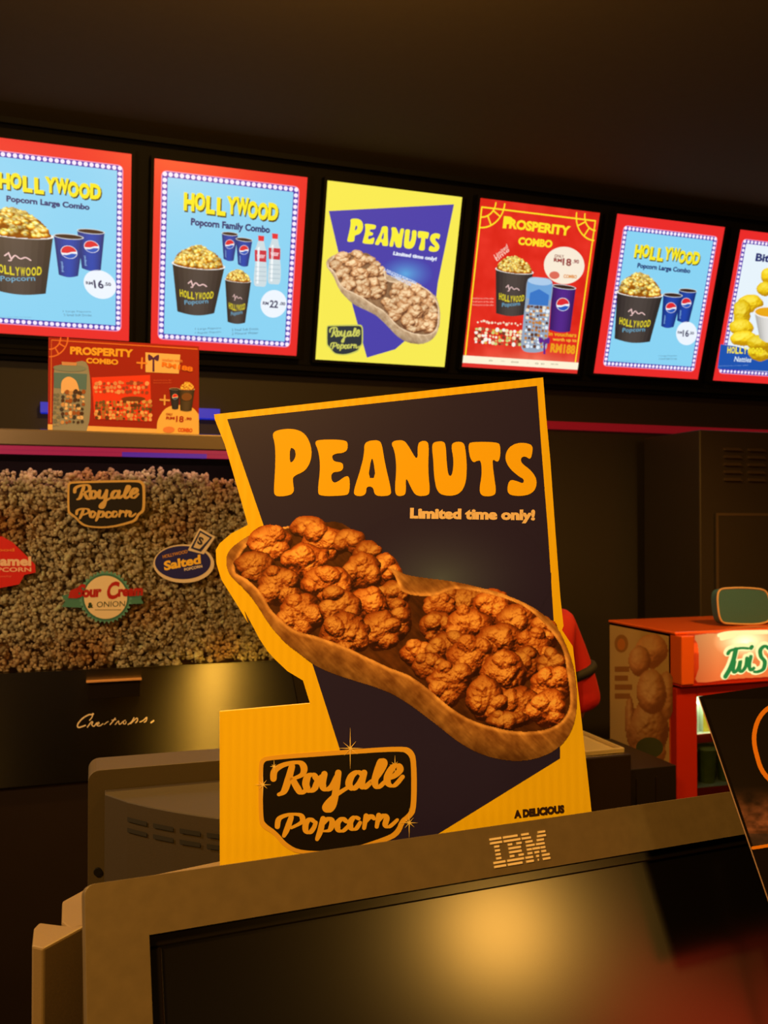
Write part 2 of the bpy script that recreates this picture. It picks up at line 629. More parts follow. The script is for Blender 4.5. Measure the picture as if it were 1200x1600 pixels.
def marquee(a, ring, inner, field, nx, ny):
    """red card with a violet ring of bulbs round a pale field; own units: (0..1, 0..1.2)"""
    a.poly(rect((0, 0, 1, 1.2)), C_RED, 0)
    a.poly(rrect(*ring, 0.035), (238, 150, 190), 1)
    g = 0.006
    a.poly(rrect(ring[0] + g, ring[1] + g, ring[2] - g, ring[3] - g, 0.032), C_RING, 2)
    a.poly(rect(inner), field, 3)
    mx0, mx1 = (ring[0] + inner[0]) / 2 + 0.002, (ring[2] + inner[2]) / 2 - 0.002
    my0, my1 = (ring[1] + inner[1]) / 2 + 0.002, (ring[3] + inner[3]) / 2 - 0.002
    r = min(inner[0] - ring[0], inner[1] - ring[1]) * 0.36
    for k in range(nx):
        x = mx0 + (mx1 - mx0) * k / (nx - 1)
        for y in (my0, my1):
            a.poly(ell(x, y, r, n=12), (250, 236, 255), 3)
    for k in range(1, ny - 1):
        y = my0 + (my1 - my0) * k / (ny - 1)
        for x in (mx0, mx1):
            a.poly(ell(x, y, r, n=12), (250, 236, 255), 3)


def sub(a, fn):
    """draw in another set of coordinates for a while"""
    base = a.base if hasattr(a, 'base') else a.fn
    a.base = base
    a.fn = (lambda p: base(fn(p))) if fn else base


def hollywood(a, x0, x1, y0, y1, layer=5, shadow=True, col=C_YEL):
    s = 'HOLLYWOOD'
    off = [0.02, -0.04, 0.06, 0.08, -0.03, -0.05, 0.06, 0.08, 0.05]
    w = (x1 - x0) / len(s)
    H = (y1 - y0)
    for k, ch in enumerate(s):
        ww = w * (1.25 if ch == 'W' else (0.86 if ch == 'L' else 1.0))
        xa = x0 + w * (k + 0.5) - ww / 2
        ya, yb = y0 + (0.05 + off[k]) * H, y0 + (0.86 + off[k]) * H
        if shadow:
            a.text(ch, (xa + w * 0.1, yb + H * 0.07), (xa + ww + w * 0.1, yb + H * 0.07), (xa + w * 0.1, ya + H * 0.05), (70, 60, 30), layer, 0.07)
        a.text(ch, (xa, yb), (xa + ww, yb), (xa, ya), col, layer + 1, 0.06)


def quad_at(p, u, v):
    """bilinear point in quad p = TL, TR, BR, BL"""
    p = np.array(p, float)
    return (p[0] * (1 - u) + p[1] * u) * (1 - v) + (p[3] * (1 - u) + p[2] * u) * v


def vessel(a, q, body, rim, fill, layer=5, er=0.10, shade=0.35, strips=10):
    """tapered paper cup: q = TL, TR, BR, BL"""
    q = np.array(q, float)
    w = np.linalg.norm(q[1] - q[0])
    for k in range(strips):
        u0, u1 = k / strips, (k + 1) / strips
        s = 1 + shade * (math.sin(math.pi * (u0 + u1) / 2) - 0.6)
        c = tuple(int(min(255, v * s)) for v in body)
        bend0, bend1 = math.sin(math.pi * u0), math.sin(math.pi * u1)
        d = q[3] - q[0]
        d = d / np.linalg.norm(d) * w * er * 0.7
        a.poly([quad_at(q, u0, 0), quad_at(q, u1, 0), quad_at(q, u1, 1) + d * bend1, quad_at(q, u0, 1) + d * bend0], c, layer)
    c = (q[0] + q[1]) / 2
    ang = math.atan2(q[1][1] - q[0][1], q[1][0] - q[0][0])
    a.poly(ell(c[0], c[1], w / 2 * 1.03, w * er, 32, ang), rim, layer + 1)
    a.poly(ell(c[0], c[1], w / 2 * 0.94, w * er * 0.75, 32, ang), fill, layer + 2)


def heap(a, q, hh, pal, layer=8, n=70, seed=3, step=None):
    """popcorn heaped over the rim of a cup: q = TL, TR of the rim"""
    p, r = np.array(q[0], float), np.array(q[1], float)
    c, w = (p + r) / 2, np.linalg.norm(r - p)
    sl = (r[1] - p[1]) / (r[0] - p[0])
    step = step or w / 70
    X, Y = grid(p[0] - w * 0.03, r[0] + w * 0.03, c[1] - hh * 1.1, c[1] + w * 0.13, step)
    rgb, mask = np.zeros(X.shape + (3,)), np.zeros(X.shape, bool)
    dome = ((X - c[0]) / (w * 0.475)) ** 2 + np.where(Y < c[1] + sl * (X - c[0]), (c[1] + sl * (X - c[0]) - Y) / (hh * 0.86), (Y - c[1] - sl * (X - c[0])) / (w * 0.08)) ** 2 < 1
    rgb[dome] = np.array(pal[0]) * 0.9
    mask |= dome
    rnd = random.Random(seed)
    it = []
    for k in range(n):
        y = rnd.random()
        wid = math.sqrt(max(0.0, 1 - y ** 1.7)) * 0.94
        x = (rnd.random() * 2 - 1) * wid
        yy = c[1] - y * hh * 0.88 + (1 - y) * w * 0.085 * math.sqrt(max(0, 1 - x * x)) - (1 - y) * w * 0.05 + sl * x * w / 2
        it.append((c[0] + x * w * 0.47, yy, w * (0.036 + 0.022 * rnd.random()), w * (0.032 + 0.018 * rnd.random())))
    it.sort(key=lambda t: t[1])
    rgb, mask = lumps(X, Y, rgb, mask, it, *pal, ns=w / 28, seed=seed, tint=0.3)
    a.raster(rgb, mask, X, Y, layer)


POP = ((168, 92, 14), (236, 176, 48), (255, 240, 170))


def bucket(a, q, hh, layer=5, seed=3, tx=True):
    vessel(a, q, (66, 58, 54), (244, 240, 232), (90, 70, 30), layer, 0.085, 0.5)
    heap(a, q[:2], hh, POP, layer + 3, 150, seed)
    if tx:
        g = lambda u, v: quad_at(q, u, v)
        a.stroke([g(.30, .40), g(.36, .36), g(.40, .44), g(.46, .38), g(.54, .43), g(.62, .40), g(.70, .44)], np.linalg.norm(np.array(q[1]) - q[0]) * 0.022, (240, 200, 196), layer + 2)
        a.stroke([g(.36, .34), g(.40, .46), g(.36, .48)], np.linalg.norm(np.array(q[1]) - q[0]) * 0.02, (240, 200, 196), layer + 2)
        s = 'HOLLYWOOD'
        for k, ch in enumerate(s):
            u = 0.10 + 0.8 * k / 9
            dv = 0.05 * math.sin(math.pi * (k + .5) / 9)
            a.text(ch, g(u, .68 + dv), g(u + .078, .68 + dv), g(u, .53 + dv), (226, 208, 40), layer + 2, 0.03)
        a.text('Popcorn', g(.2, .88), g(.8, .82), g(.2, .76), (110, 170, 200), layer + 2, 0.01)


def cola(a, q, layer=5, body=(30, 62, 150), er=0.12, vert=True):
    vessel(a, q, body, (214, 218, 220), (62, 40, 30), layer, er, 0.4)
    g = lambda u, v: quad_at(q, u, v)
    c = g(.52, .40)
    r = np.linalg.norm(np.array(q[1], float) - np.array(q[0], float)) * 0.28
    a.poly(ell(c[0], c[1], r, n=28), (240, 244, 250), layer + 3)
    t = np.linspace(math.pi * 0.98, 2 * math.pi * 0.985, 16)
    up = [(c[0] + r * .93 * math.cos(k), c[1] + r * .93 * math.sin(k)) for k in t]
    a.poly(up + [(c[0] + r * .35, c[1] - r * .05), (c[0] - r * .2, c[1] + r * .15), (c[0] - r * .7, c[1] + r * .12)], (224, 44, 52), layer + 4)
    t = np.linspace(0.28, math.pi * 0.86, 16)
    lo = [(c[0] + r * .93 * math.cos(k), c[1] + r * .93 * math.sin(k)) for k in t]
    a.poly(lo + [(c[0] - r * .3, c[1] + r * .42), (c[0] + r * .3, c[1] + r * .2)], (36, 88, 190), layer + 4)
    if vert:
        a.text('pepsi', g(.28, .92), g(.28, .66), g(.14, .92), (150, 196, 240), layer + 3, 0.01)


def lines(a, x0, x1, y, h, col, n, layer=4, gap=1.6, seed=1, words=None):
    for k in range(n):
        s = words[k] if words else 'Small print of the offer'
        a.text(s, (x0, y + k * h * gap + h), (x1, y + k * h * gap + h), (x0, y + k * h * gap), col, layer)


def card_map(w, h):
    """own poster units (0..1 across, 0..1.2 down) -> metres"""
    return lambda p: np.asarray(p, float).reshape(-1, 2) * np.array([w, -h / 1.2])


UNIT = [(0, 0), (1, 0), (1, 1.2), (0, 1.2)]


def large_combo(w, h):
    a = Art(card_map(w, h), True)
    H = homography([(258, 95), (930, 180), (765, 1133), (107, 1090)], UNIT)
    marquee(a, (0.075, 0.075, 0.95, 1.14), (0.113, 0.112, 0.912, 1.10), C_BLUE, 25, 31)
    sub(a, H)
    sub(a, None)
    sub(a, H)
    title = [H([(342, 312)])[0], H([(785, 350)])[0]]
    sub(a, None)
    hollywood(a, 0.205, 0.815, 0.195, 0.315)
    a.text('Popcorn Large Combo', (0.25, 0.385), (0.745, 0.385), (0.25, 0.337), C_NAVY, 5, 0.045)
    sub(a, H)
    bucket(a, [(257, 578), (541, 604), (462, 893), (240, 872)], 140, 5, 4)
    cola(a, [(645, 568), (755, 578), (708, 770), (632, 760)], 5)
    cola(a, [(545, 596), (664, 606), (610, 800), (532, 795)], 11)
    a.poly(ell(693, 842, 66, 74), (238, 246, 255), 5)
    a.text('RM', (636, 842), (664, 845), (637, 826), (50, 52, 90), 6, 0.03)
    a.text('16', (667, 862), (706, 864), (669, 818), (50, 52, 90), 6, 0.03)
    a.text('.50', (710, 848), (738, 850), (711, 830), (50, 52, 90), 6, 0.03)
    lines(a, 518, 632, 978, 11, (70, 110, 140), 2, words=['1 Large Popcorn', '2 Small Soft Drinks'])
    lines(a, 180, 382, 1012, 7, (110, 160, 190), 1, words=['Terms and conditions apply while stocks last'])
    return a


def family_combo(w, h):
    a = Art(card_map(w, h), True)
    H = homography([(578, 112), (1153, 187), (1112, 863), (567, 805)], UNIT)
    marquee(a, (0.045, 0.065, 0.95, 1.145), (0.085, 0.105, 0.91, 1.105), C_BLUE, 25, 29)
    hollywood(a, 0.19, 0.815, 0.175, 0.315)
    a.text('Popcorn Family Combo', (0.24, 0.40), (0.765, 0.40), (0.24, 0.340), C_NAVY, 5, 0.045)
    sub(a, H)
    bucket(a, [(645, 498), (838, 520), (800, 690), (664, 678)], 78, 5, 6)
    bucket(a, [(840, 564), (938, 576), (916, 730), (850, 724)], 44, 5, 8)
    cola(a, [(827, 392), (888, 399), (872, 496), (834, 488)], 5)
    cola(a, [(880, 414), (942, 423), (926, 518), (888, 510)], 11)
    for dx, dy in ((0, 0), (53, -7)):
        P = lambda pts: [(x + dx, y + dy) for x, y in pts]
        a.poly(spline(P([(966, 424), (985, 426), (990, 446), (997, 470), (995, 500), (998, 540), (994, 592), (972, 596), (950, 588), (950, 540), (954, 500), (951, 465), (958, 444)]), 4, True), (206, 222, 228), 5)
        a.poly(P([(962, 450), (970, 446), (966, 585), (958, 585)]), (244, 250, 252), 6)
        a.poly(P([(964, 404), (987, 407), (986, 426), (965, 424)]), (232, 48, 56), 6)
        a.poly(P([(951, 458), (996, 462), (995, 505), (952, 500)]), (206, 50, 66), 6)
        a.text('water', P([(958, 488)])[0], P([(990, 491)])[0], P([(959, 472)])[0], (250, 220, 224), 7, 0.02)
        for k in range(4):
            a.poly(P([(953, 520 + k * 17), (995, 523 + k * 17), (995, 526 + k * 17), (953, 523 + k * 17)]), (176, 198, 208), 6)
    a.poly(ell(1024, 663, 50, 52), (238, 246, 255), 5)
    a.text('RM', (982, 664), (1004, 667), (983, 652), (50, 52, 90), 6, 0.03)
    a.text('22', (1008, 676), (1040, 680), (1010, 648), (50, 52, 90), 6, 0.03)
    a.text('.00', (1046, 668), (1068, 671), (1047, 656), (50, 52, 90), 6, 0.03)
    lines(a, 730, 826, 742, 9, (70, 110, 140), 2, words=['1 Large Popcorn', '1 Regular Popcorn'])
    lines(a, 866, 966, 750, 9, (70, 110, 140), 2, words=['2 Small Soft Drinks', '2 Mineral Water'])
    lines(a, 628, 795, 776, 6, (110, 160, 190), 1, words=['Terms and conditions apply while stocks last'])
    return a


# ---- the nut popcorn picture, shared by the counter display and the menu poster (units: photo pixels of the display)
def c6(p): return [(320 + x / 1.9355, 570 + y / 1.9355) for x, y in p]
def c7(p): return [(320 + x / 1.9355, 900 + y / 1.9355) for x, y in p]


LEFT_NUTS = [(315, 490, 58, 34), (370, 535, 75, 45), (440, 530, 48, 36), (195, 535, 68, 52), (490, 575, 42, 48), (548, 618, 42, 52), (150, 605, 62, 42), (305, 592, 72, 54), (475, 625, 58, 60),
             (228, 670, 68, 60), (370, 660, 78, 52), (570, 700, 48, 48), (590, 770, 36, 64), (495, 722, 60, 50), (288, 755, 68, 64), (408, 735, 62, 56), (530, 805, 58, 62), (425, 815, 76, 66)]
RIGHT_NUTS = [(790, 75, 68, 46), (710, 88, 48, 36), (870, 95, 58, 60), (700, 152, 50, 48), (940, 140, 62, 58), (800, 148, 76, 52), (1026, 184, 46, 56), (640, 235, 52, 40), (735, 215, 62, 46), (895, 205, 78, 62), (995, 215, 52, 52),
              (680, 275, 52, 46), (805, 250, 72, 56), (970, 265, 48, 52), (1082, 300, 28, 58), (1050, 268, 46, 42), (905, 298, 68, 76), (740, 322, 66, 60), (1045, 335, 62, 62), (955, 395, 66, 60), (845, 370, 56, 66), (1040, 402, 54, 62), (918, 435, 64, 28)]
SHELL = c6([(430, 470), (330, 478), (240, 488), (150, 505), (100, 535), (68, 565), (62, 600), (75, 640), (110, 670), (150, 715), (195, 790), (250, 850)]) + \
    c7([(285, 235), (330, 272), (400, 302), (550, 347), (620, 390), (700, 450), (760, 500), (830, 540), (910, 560), (980, 560), (1050, 537), (1100, 492), (1127, 420), (1124, 300), (1098, 215), (1060, 140), (960, 70), (780, 18), (640, 2), (590, -10), (500, -60)])
MOUTH = c6([(420, 478), (330, 482), (230, 500), (140, 540), (105, 580), (92, 625), (130, 650), (170, 690), (205, 745), (270, 800), (340, 822)]) + \
    c7([(420, 212), (500, 250), (560, 278), (620, 302), (680, 345), (740, 395), (800, 432), (870, 456), (950, 470), (1030, 464), (1080, 436), (1104, 385), (1096, 300), (1070, 200), (960, 90), (780, 40), (690, 60), (600, 48), (560, -20)])


def nut_picture(a, step, layer, gain):
    X, Y = grid(338, 908, 800, 1196, step)
    rgb, mask = np.zeros(X.shape + (3,)), np.zeros(X.shape, bool)
    sh = inside(chaikin(SHELL, 2), X, Y)
    mo = inside(spline(MOUTH, 24, True), X, Y)
    n = fbm(X / 16, Y / 16, 5, 4) * 0.6 + fbm((X + Y) / 40, (Y - X) / 7, 9, 3) * 0.4
    base = mix3((128, 82, 46), (214, 164, 108), np.clip((n - 0.25) * 1.9, 0, 1))
    # lighter along the lip, darker towards the underside of the printed shell
    lip = np.zeros(X.shape)
    dmin = np.full(X.shape, 1e9)
    for x, y in spline(MOUTH, 24, True):
        dmin = np.minimum(dmin, (X - x) ** 2 + (Y - y) ** 2)
    dmin = np.sqrt(dmin)
    lip = np.clip(1 - np.abs(dmin - 2.5) / 4.5, 0, 1) * 1.1
    base = base * (1.08 - np.clip(dmin / 52, 0, 1) * 0.5)[..., None] + lip[..., None] * np.array([58, 54, 44])
    rgb[sh] = base[sh]
    mask |= sh
    inn = mix3((58, 30, 14), (112, 66, 34), np.clip((n - 0.2) * 1.5, 0, 1))
    rgb[mo] = inn[mo]
    # rear lip between the two halves
    rear = inside(c7([(585, -2), (640, 8), (740, 18), (785, 28), (780, 44), (700, 66), (640, 54), (600, 48)]), X, Y)
    rb = base * 0.82
    rgb[rear] = rb[rear]
    pal = ((46, 17, 7), (170, 86, 36), (250, 194, 122))
    cl = lambda L, y0: [(320 + x / 1.9355, y0 + y / 1.9355, rx / 1.9355, ry / 1.9355) for x, y, rx, ry in L]
    rgb, mask = lumps(X, Y, rgb, mask, cl(RIGHT_NUTS, 900), *pal, ns=9, seed=11, lobes=5)
    rgb, mask = lumps(X, Y, rgb, mask, cl(LEFT_NUTS, 570), *pal, ns=9, seed=31, lobes=5)
    front = sh & ~mo & (Y > 888)
    rgb[front] = base[front]
    rgb = 255 * np.clip(rgb / 255, 0, 1) ** gain
    a.raster(rgb, mask, X, Y, layer)


PEANUTS = [  # outline, hole (crop of the display)
    ([(203, 207), (225, 196), (270, 193), (305, 208), (324, 250), (322, 290), (304, 322), (268, 337), (266, 352), (272, 388), (245, 398), (211, 398), (209, 375), (214, 300), (213, 240)], [(258, 250), (257, 297), (268, 292), (276, 274), (272, 255)]),
    ([(331, 233), (350, 226), (425, 227), (434, 240), (429, 266), (384, 270), (388, 293), (416, 295), (420, 310), (413, 323), (384, 325), (382, 348), (394, 360), (430, 333), (439, 345), (438, 388), (425, 396), (348, 398), (341, 383), (350, 310), (344, 260)], None),
    ([(482, 238), (500, 229), (526, 228), (536, 240), (545, 300), (564, 378), (562, 395), (535, 398), (514, 395), (509, 369), (489, 368), (488, 390), (475, 398), (453, 396), (450, 380), (470, 320), (482, 270)], [(503, 285), (509, 285), (517, 342), (494, 343)]),
    ([(563, 238), (575, 229), (600, 228), (613, 240), (644, 295), (643, 240), (655, 230), (672, 231), (678, 245), (675, 320), (682, 388), (670, 397), (640, 397), (627, 380), (607, 335), (609, 388), (600, 397), (580, 397), (574, 380), (580, 310), (574, 260)], None),
    ([(686, 243), (695, 233), (722, 231), (729, 245), (731, 290), (736, 336), (748, 336), (753, 290), (744, 243), (756, 233), (780, 233), (788, 250), (793, 310), (789, 362), (770, 392), (735, 398), (703, 388), (693, 340), (691, 290)], None),
    ([(796, 243), (805, 233), (885, 234), (894, 245), (893, 282), (885, 296), (871, 285), (870, 300), (875, 340), (882, 388), (868, 398), (838, 398), (829, 380), (838, 330), (835, 290), (825, 290), (812, 297), (801, 280)], None),
    ([(991, 245), (991, 262), (985, 288), (968, 276), (955, 282), (957, 298), (985, 318), (1004, 345), (1001, 377), (980, 394), (945, 398), (917, 392), (914, 370), (922, 347), (945, 352), (962, 360), (966, 347), (945, 335), (918, 310), (906, 280), (918, 250), (945, 236), (975, 237)], None)]

SCRIPT = [  # Royale / Popcorn, drawn with a broad nib (crop of the display)
    [(264, 575), (252, 618), (240, 650), (224, 660)], [(208, 612), (212, 588), (240, 570), (284, 563), (300, 578), (294, 600), (262, 614)], [(266, 614), (280, 640), (292, 654), (308, 646)],
    [(338, 612), (328, 600), (312, 606), (306, 630), (316, 648), (332, 642), (340, 622), (352, 606)],
    [(362, 598), (356, 630), (366, 644), (384, 636), (398, 606)], [(404, 594), (398, 640), (388, 690), (374, 708), (366, 696), (388, 668), (430, 640)],
    [(478, 600), (462, 592), (444, 604), (436, 628), (448, 642), (464, 630), (478, 604)], [(482, 594), (474, 628), (484, 638), (504, 620)],
    [(508, 622), (530, 592), (542, 566), (534, 558), (522, 588), (514, 622), (524, 638), (546, 620)],
    [(550, 612), (572, 604), (590, 586), (584, 572), (568, 578), (552, 606), (556, 628), (574, 632), (598, 606)],
    [(262, 728), (250, 762), (240, 784)], [(220, 756), (226, 732), (256, 720), (290, 722), (294, 742), (262, 760)],
    [(330, 740), (318, 734), (306, 748), (306, 768), (318, 774), (330, 760), (336, 744)],
    [(358, 732), (350, 768), (340, 794)], [(356, 748), (374, 732), (386, 742), (378, 766), (356, 770)],
    [(428, 740), (416, 732), (402, 746), (404, 766), (420, 768), (440, 748)],
    [(466, 732), (452, 728), (440, 744), (444, 762), (458, 762), (470, 744)],
    [(488, 724), (482, 760)], [(486, 740), (502, 724), (512, 732)],
    [(526, 722), (520, 756)], [(524, 738), (540, 722), (550, 730), (546, 750), (558, 756), (582, 736)]]
PLAQUE_O = [(163, 570), (170, 553), (190, 543), (400, 527), (600, 513), (628, 524), (641, 555), (641, 705), (626, 730), (604, 744), (592, 778), (562, 800), (420, 842), (285, 842), (238, 818), (207, 780), (174, 762), (163, 742)]
PLAQUE_I = [(176, 578), (180, 562), (194, 556), (400, 541), (592, 528), (614, 538), (624, 560), (624, 700), (610, 722), (590, 736), (578, 768), (552, 786), (418, 830), (292, 831), (248, 808), (219, 772), (186, 750), (176, 734)]


def royale(a, gold, layer, k=1.0, black=(24, 20, 20), edge=None):
    a.poly(chaikin(PLAQUE_O, 2), edge or gold, layer)
    a.poly(chaikin(PLAQUE_I, 2), black, layer + 1)
    for i, s in enumerate(SCRIPT):
        w = 17 if i < 10 else 14
        a.stroke(s, [w * k * .95, w * k * 1.1, w * k * 1.05, w * k * .75], gold, layer + 2 + i * .3, nib=0.42)


def peanut_art(a, to_art, yel, blue, cream, lit, step, gain):
    """to_art: display pixels -> art coordinates"""
    m6 = lambda p: to_art(np.array(c6(p)))
    m7 = lambda p: to_art(np.array(c7(p)))
    sub(a, m6)
    for ol, hole in PEANUTS:
        a.poly(chaikin(ol, 2), yel, 4, [chaikin(hole, 1)] if hole else [])
    a.text('Limited time only!', (620, 474), (998, 480), (621, 432), cream, 4, 0.06)
    sub(a, to_art)
    nut_picture(a, step, 3, gain)
    sub(a, None)


def peanut_poster(w, h):
    a = Art(card_map(w, h), True)
    H = homography([(78, 30), (604, 95), (537, 758), (33, 731)], UNIT)
    X, Y = grid(0, 1, 0, 1.2, 0.05)
    a.poly(rect((0, 0, 1, 1.2)), (248, 235, 84), 0)
    sub(a, H)
    a.poly([(84, 150), (572, 123), (510, 430), (500, 520), (495, 560), (345, 690), (235, 723), (194, 578), (130, 345)], (74, 66, 170), 1)
    # pale glow printed in the middle of the violet card
    X, Y = grid(270, 500, 320, 470, 5)
    t = np.clip(1 - np.sqrt(((X - 385) / 112) ** 2 + ((Y - 395) / 72) ** 2), 0, 1) ** 1.2
    a.raster(mix3((74, 66, 170), (96, 170, 226), t), t > 0, X, Y, 2)
    sub(a, None)
    # display picture -> this poster
    dsp = c6([(205, 195), (1003, 398), (212, 398), (990, 238)]) + c7([(55, -10 + 0), (1120, 440), (1060, 535), (330, 272)]) + c7([(176, 560), (622, 540), (176, 742)])
    pos = [(155, 165), (523, 299), (155, 272), (523, 212)] + [(63, 400), (515, 640), (480, 700), (205, 572)] + [(78, 602), (216, 600), (80, 680)]
    A = affine(dsp, pos)
    to = lambda p: H(A(p))
    peanut_art(a, to, (250, 240, 60), None, (226, 232, 250), True, 2.2, 0.52)
    # words and plaque
    sub(a, H)
    for k, s in enumerate(('A DELICIOUS POPCORN', 'COMBINATION')):
        x = 296 + 30 * k
        a.text(s, (x, 383 + k * 22), (x + 128 - 50 * k, 437 + k * 7), (x + 4, 372 + k * 22), (214, 226, 250), 5, 0.03)
    sub(a, lambda p: H(affine(c7([(176, 560), (622, 540), (176, 742)]), [(80, 602), (214, 604), (80, 672)])(np.array(c7(p)))))
    royale(a, (206, 206, 96), 4, 1.0, (44, 54, 60))
    sub(a, None)
    return a


def corner_ring(a, c, r, col, layer, q, w):
    for rr in (r, r * 0.6):
        t = np.linspace(math.radians(q), math.radians(q + 90), 14)
        a.stroke([(c[0] + rr * math.cos(k), c[1] + rr * math.sin(k)) for k in t], w, col, layer)
    for ang in (q + 30, q + 60):
        a.stroke([(c[0] + r * 0.6 * math.cos(math.radians(ang)), c[1] + r * 0.6 * math.sin(math.radians(ang))), (c[0] + r * math.cos(math.radians(ang)), c[1] + r * math.sin(math.radians(ang)))], w, col, layer, False)


def mosaic(a, q, nx, ny, cols, layer, seed):
    rnd = random.Random(seed)
    for i in range(nx):
        for j in range(ny):
            c = quad_at(q, (i + .5 + rnd.uniform(-.2, .2)) / nx, (j + .5 + rnd.uniform(-.2, .2)) / ny)
            r = np.linalg.norm(np.array(q[1], float) - np.array(q[0], float)) / nx * rnd.uniform(0.32, 0.62)
            a.poly(ell(c[0], c[1], r, r * rnd.uniform(.7, 1.2), 8, rnd.random()), rnd.choice(cols), layer)


def bow(a, x, y, s, col, layer):
    a.poly(spline([(x, y), (x - s, y - s * .7), (x - s * .9, y + s * .5)], 5, True), col, layer)
    a.poly(spline([(x, y), (x + s, y - s * .6), (x + s * .9, y + s * .6)], 5, True), col, layer)
    a.poly([(x - s * .18, y), (x + s * .18, y), (x + s * .25, y + s * 2.6), (x - s * .15, y + s * 2.6)], col, layer)


def prosperity_poster(w, h):
    a = Art(card_map(w, h), True)
    H = homography([(674, 101), (1143, 153), (1053, 780), (606, 762)], UNIT)
    X, Y = grid(0, 1, 0, 1.2, 0.02)
    t = np.clip((Y - 0.95) / 0.25, 0, 1) ** 1.5 * np.clip(1 - np.abs(X - 0.62) * 1.4, 0, 1)
    n = fbm(X * 14, Y * 14, 3, 2)
    X[X > 1] = 1
    a.raster(mix3((226, 44, 30), (250, 180, 140), t) + (n - .5)[..., None] * 22, np.ones(X.shape, bool), X, np.minimum(Y, 1.2), 0)
    a.poly(rect((0, 1.115, 1, 1.17)), (255, 244, 214), 1)
    a.poly(rect((0, 1.17, 1, 1.2)), (226, 52, 44), 1)
    lines(a, 0.22, 0.82, 1.135, 0.012, (120, 100, 60), 1, 2, words=['o    ~   oo    -   o o   =='])
    Y_ = (255, 226, 40)
    f = 0.0105
    for p in ([(0.02, 1.11), (0.02, 0.06), (0.97, 0.06), (0.97, 1.11)],):
        for i in range(3):
            a.stroke(p[i:i + 2], f, Y_, 2, False)
    corner_ring(a, (0.02, 0.02), 0.18, Y_, 2, 0, f)
    corner_ring(a, (0.98, 0.02), 0.18, Y_, 2, 90, f)
    sub(a, H)
    a.text('PROSPERITY', (762, 217), (1024, 246), (767, 178), Y_, 4, 0.05)
    a.text('P', (762, 219), (800, 222), (767, 171), Y_, 4, 0.05)
    a.text('COMBO', (822, 283), (955, 294), (826, 252), Y_, 4, 0.05)
    a.poly(ell(1003, 361, 79, 73), (250, 236, 214), 3)
    a.text('ONLY', (965, 330), (1002, 332), (966, 318), (150, 60, 40), 4, .02)
    a.text('RM', (962, 347), (994, 350), (963, 332), (150, 40, 36), 4, .04)
    a.text('18', (996, 361), (1030, 364), (998, 332), (150, 40, 36), 4, .03)
    a.text('.90', (1036, 352), (1060, 354), (1037, 336), (150, 40, 36), 4, .03)
    a.poly(ell(965, 400, 20, 15), (222, 110, 90), 4)
    a.text('COMBO', (1000, 410), (1052, 412), (1001, 396), (226, 140, 40), 4, .04)
    bucket(a, [(736, 378), (882, 392), (848, 556), (738, 552)], 62, 4, 12)
    cola(a, [(957, 440), (1048, 450), (1026, 618), (946, 612)], 5, (74, 36, 120), 0.1, False)
    # clear tumbler filled with a printed sleeve
    a.poly(spline([(862, 418), (908, 410), (956, 426), (950, 520), (938, 650), (930, 690), (880, 702), (838, 686), (842, 600), (852, 500)], 5, True), (150, 168, 190), 8)
    a.poly([(860, 428), (956, 434), (950, 498), (856, 492)], (112, 166, 220), 9)
    a.poly(ell(908, 425, 48, 15, 24, .08), (176, 206, 236), 10)
    a.poly([(870, 470), (905, 455), (944, 478), (940, 520), (864, 516)], (58, 120, 200), 10)
    mosaic(a, [(858, 515), (944, 520), (932, 690), (842, 684)], 7, 11, [(240, 226, 200), (96, 60, 44), (196, 130, 60), (230, 240, 250), (140, 90, 60)], 11, 5)
    mosaic(a, [(655, 606), (842, 618), (838, 680), (652, 672)], 14, 5, [(244, 226, 180), (120, 60, 40), (230, 180, 70), (250, 244, 230), (170, 90, 60), (200, 210, 120)], 5, 6)
    mosaic(a, [(665, 572), (840, 584), (838, 606), (662, 596)], 16, 1, [(250, 220, 190), (244, 200, 180)], 5, 8)
    lines(a, 646, 730, 492, 8, (252, 190, 170), 3, 4)
    a.text('Limited', (734, 340), (784, 296), (728, 324), (252, 210, 190), 4, .01)
    a.text('time', (738, 352), (790, 308), (732, 338), (252, 210, 190), 4, .01)
    bow(a, 925, 655, 20, (96, 40, 140), 12)
    a.text('Win vouchers', (916, 634), (1050, 640), (918, 618), (240, 170, 40), 6, .03)
    a.text('worth up to', (958, 658), (1050, 662), (959, 642), (250, 200, 60), 6, .02)
    a.text('RM188', (948, 700), (1044, 706), (952, 664), (240, 160, 30), 6, .05)
    sub(a, None)
    return a


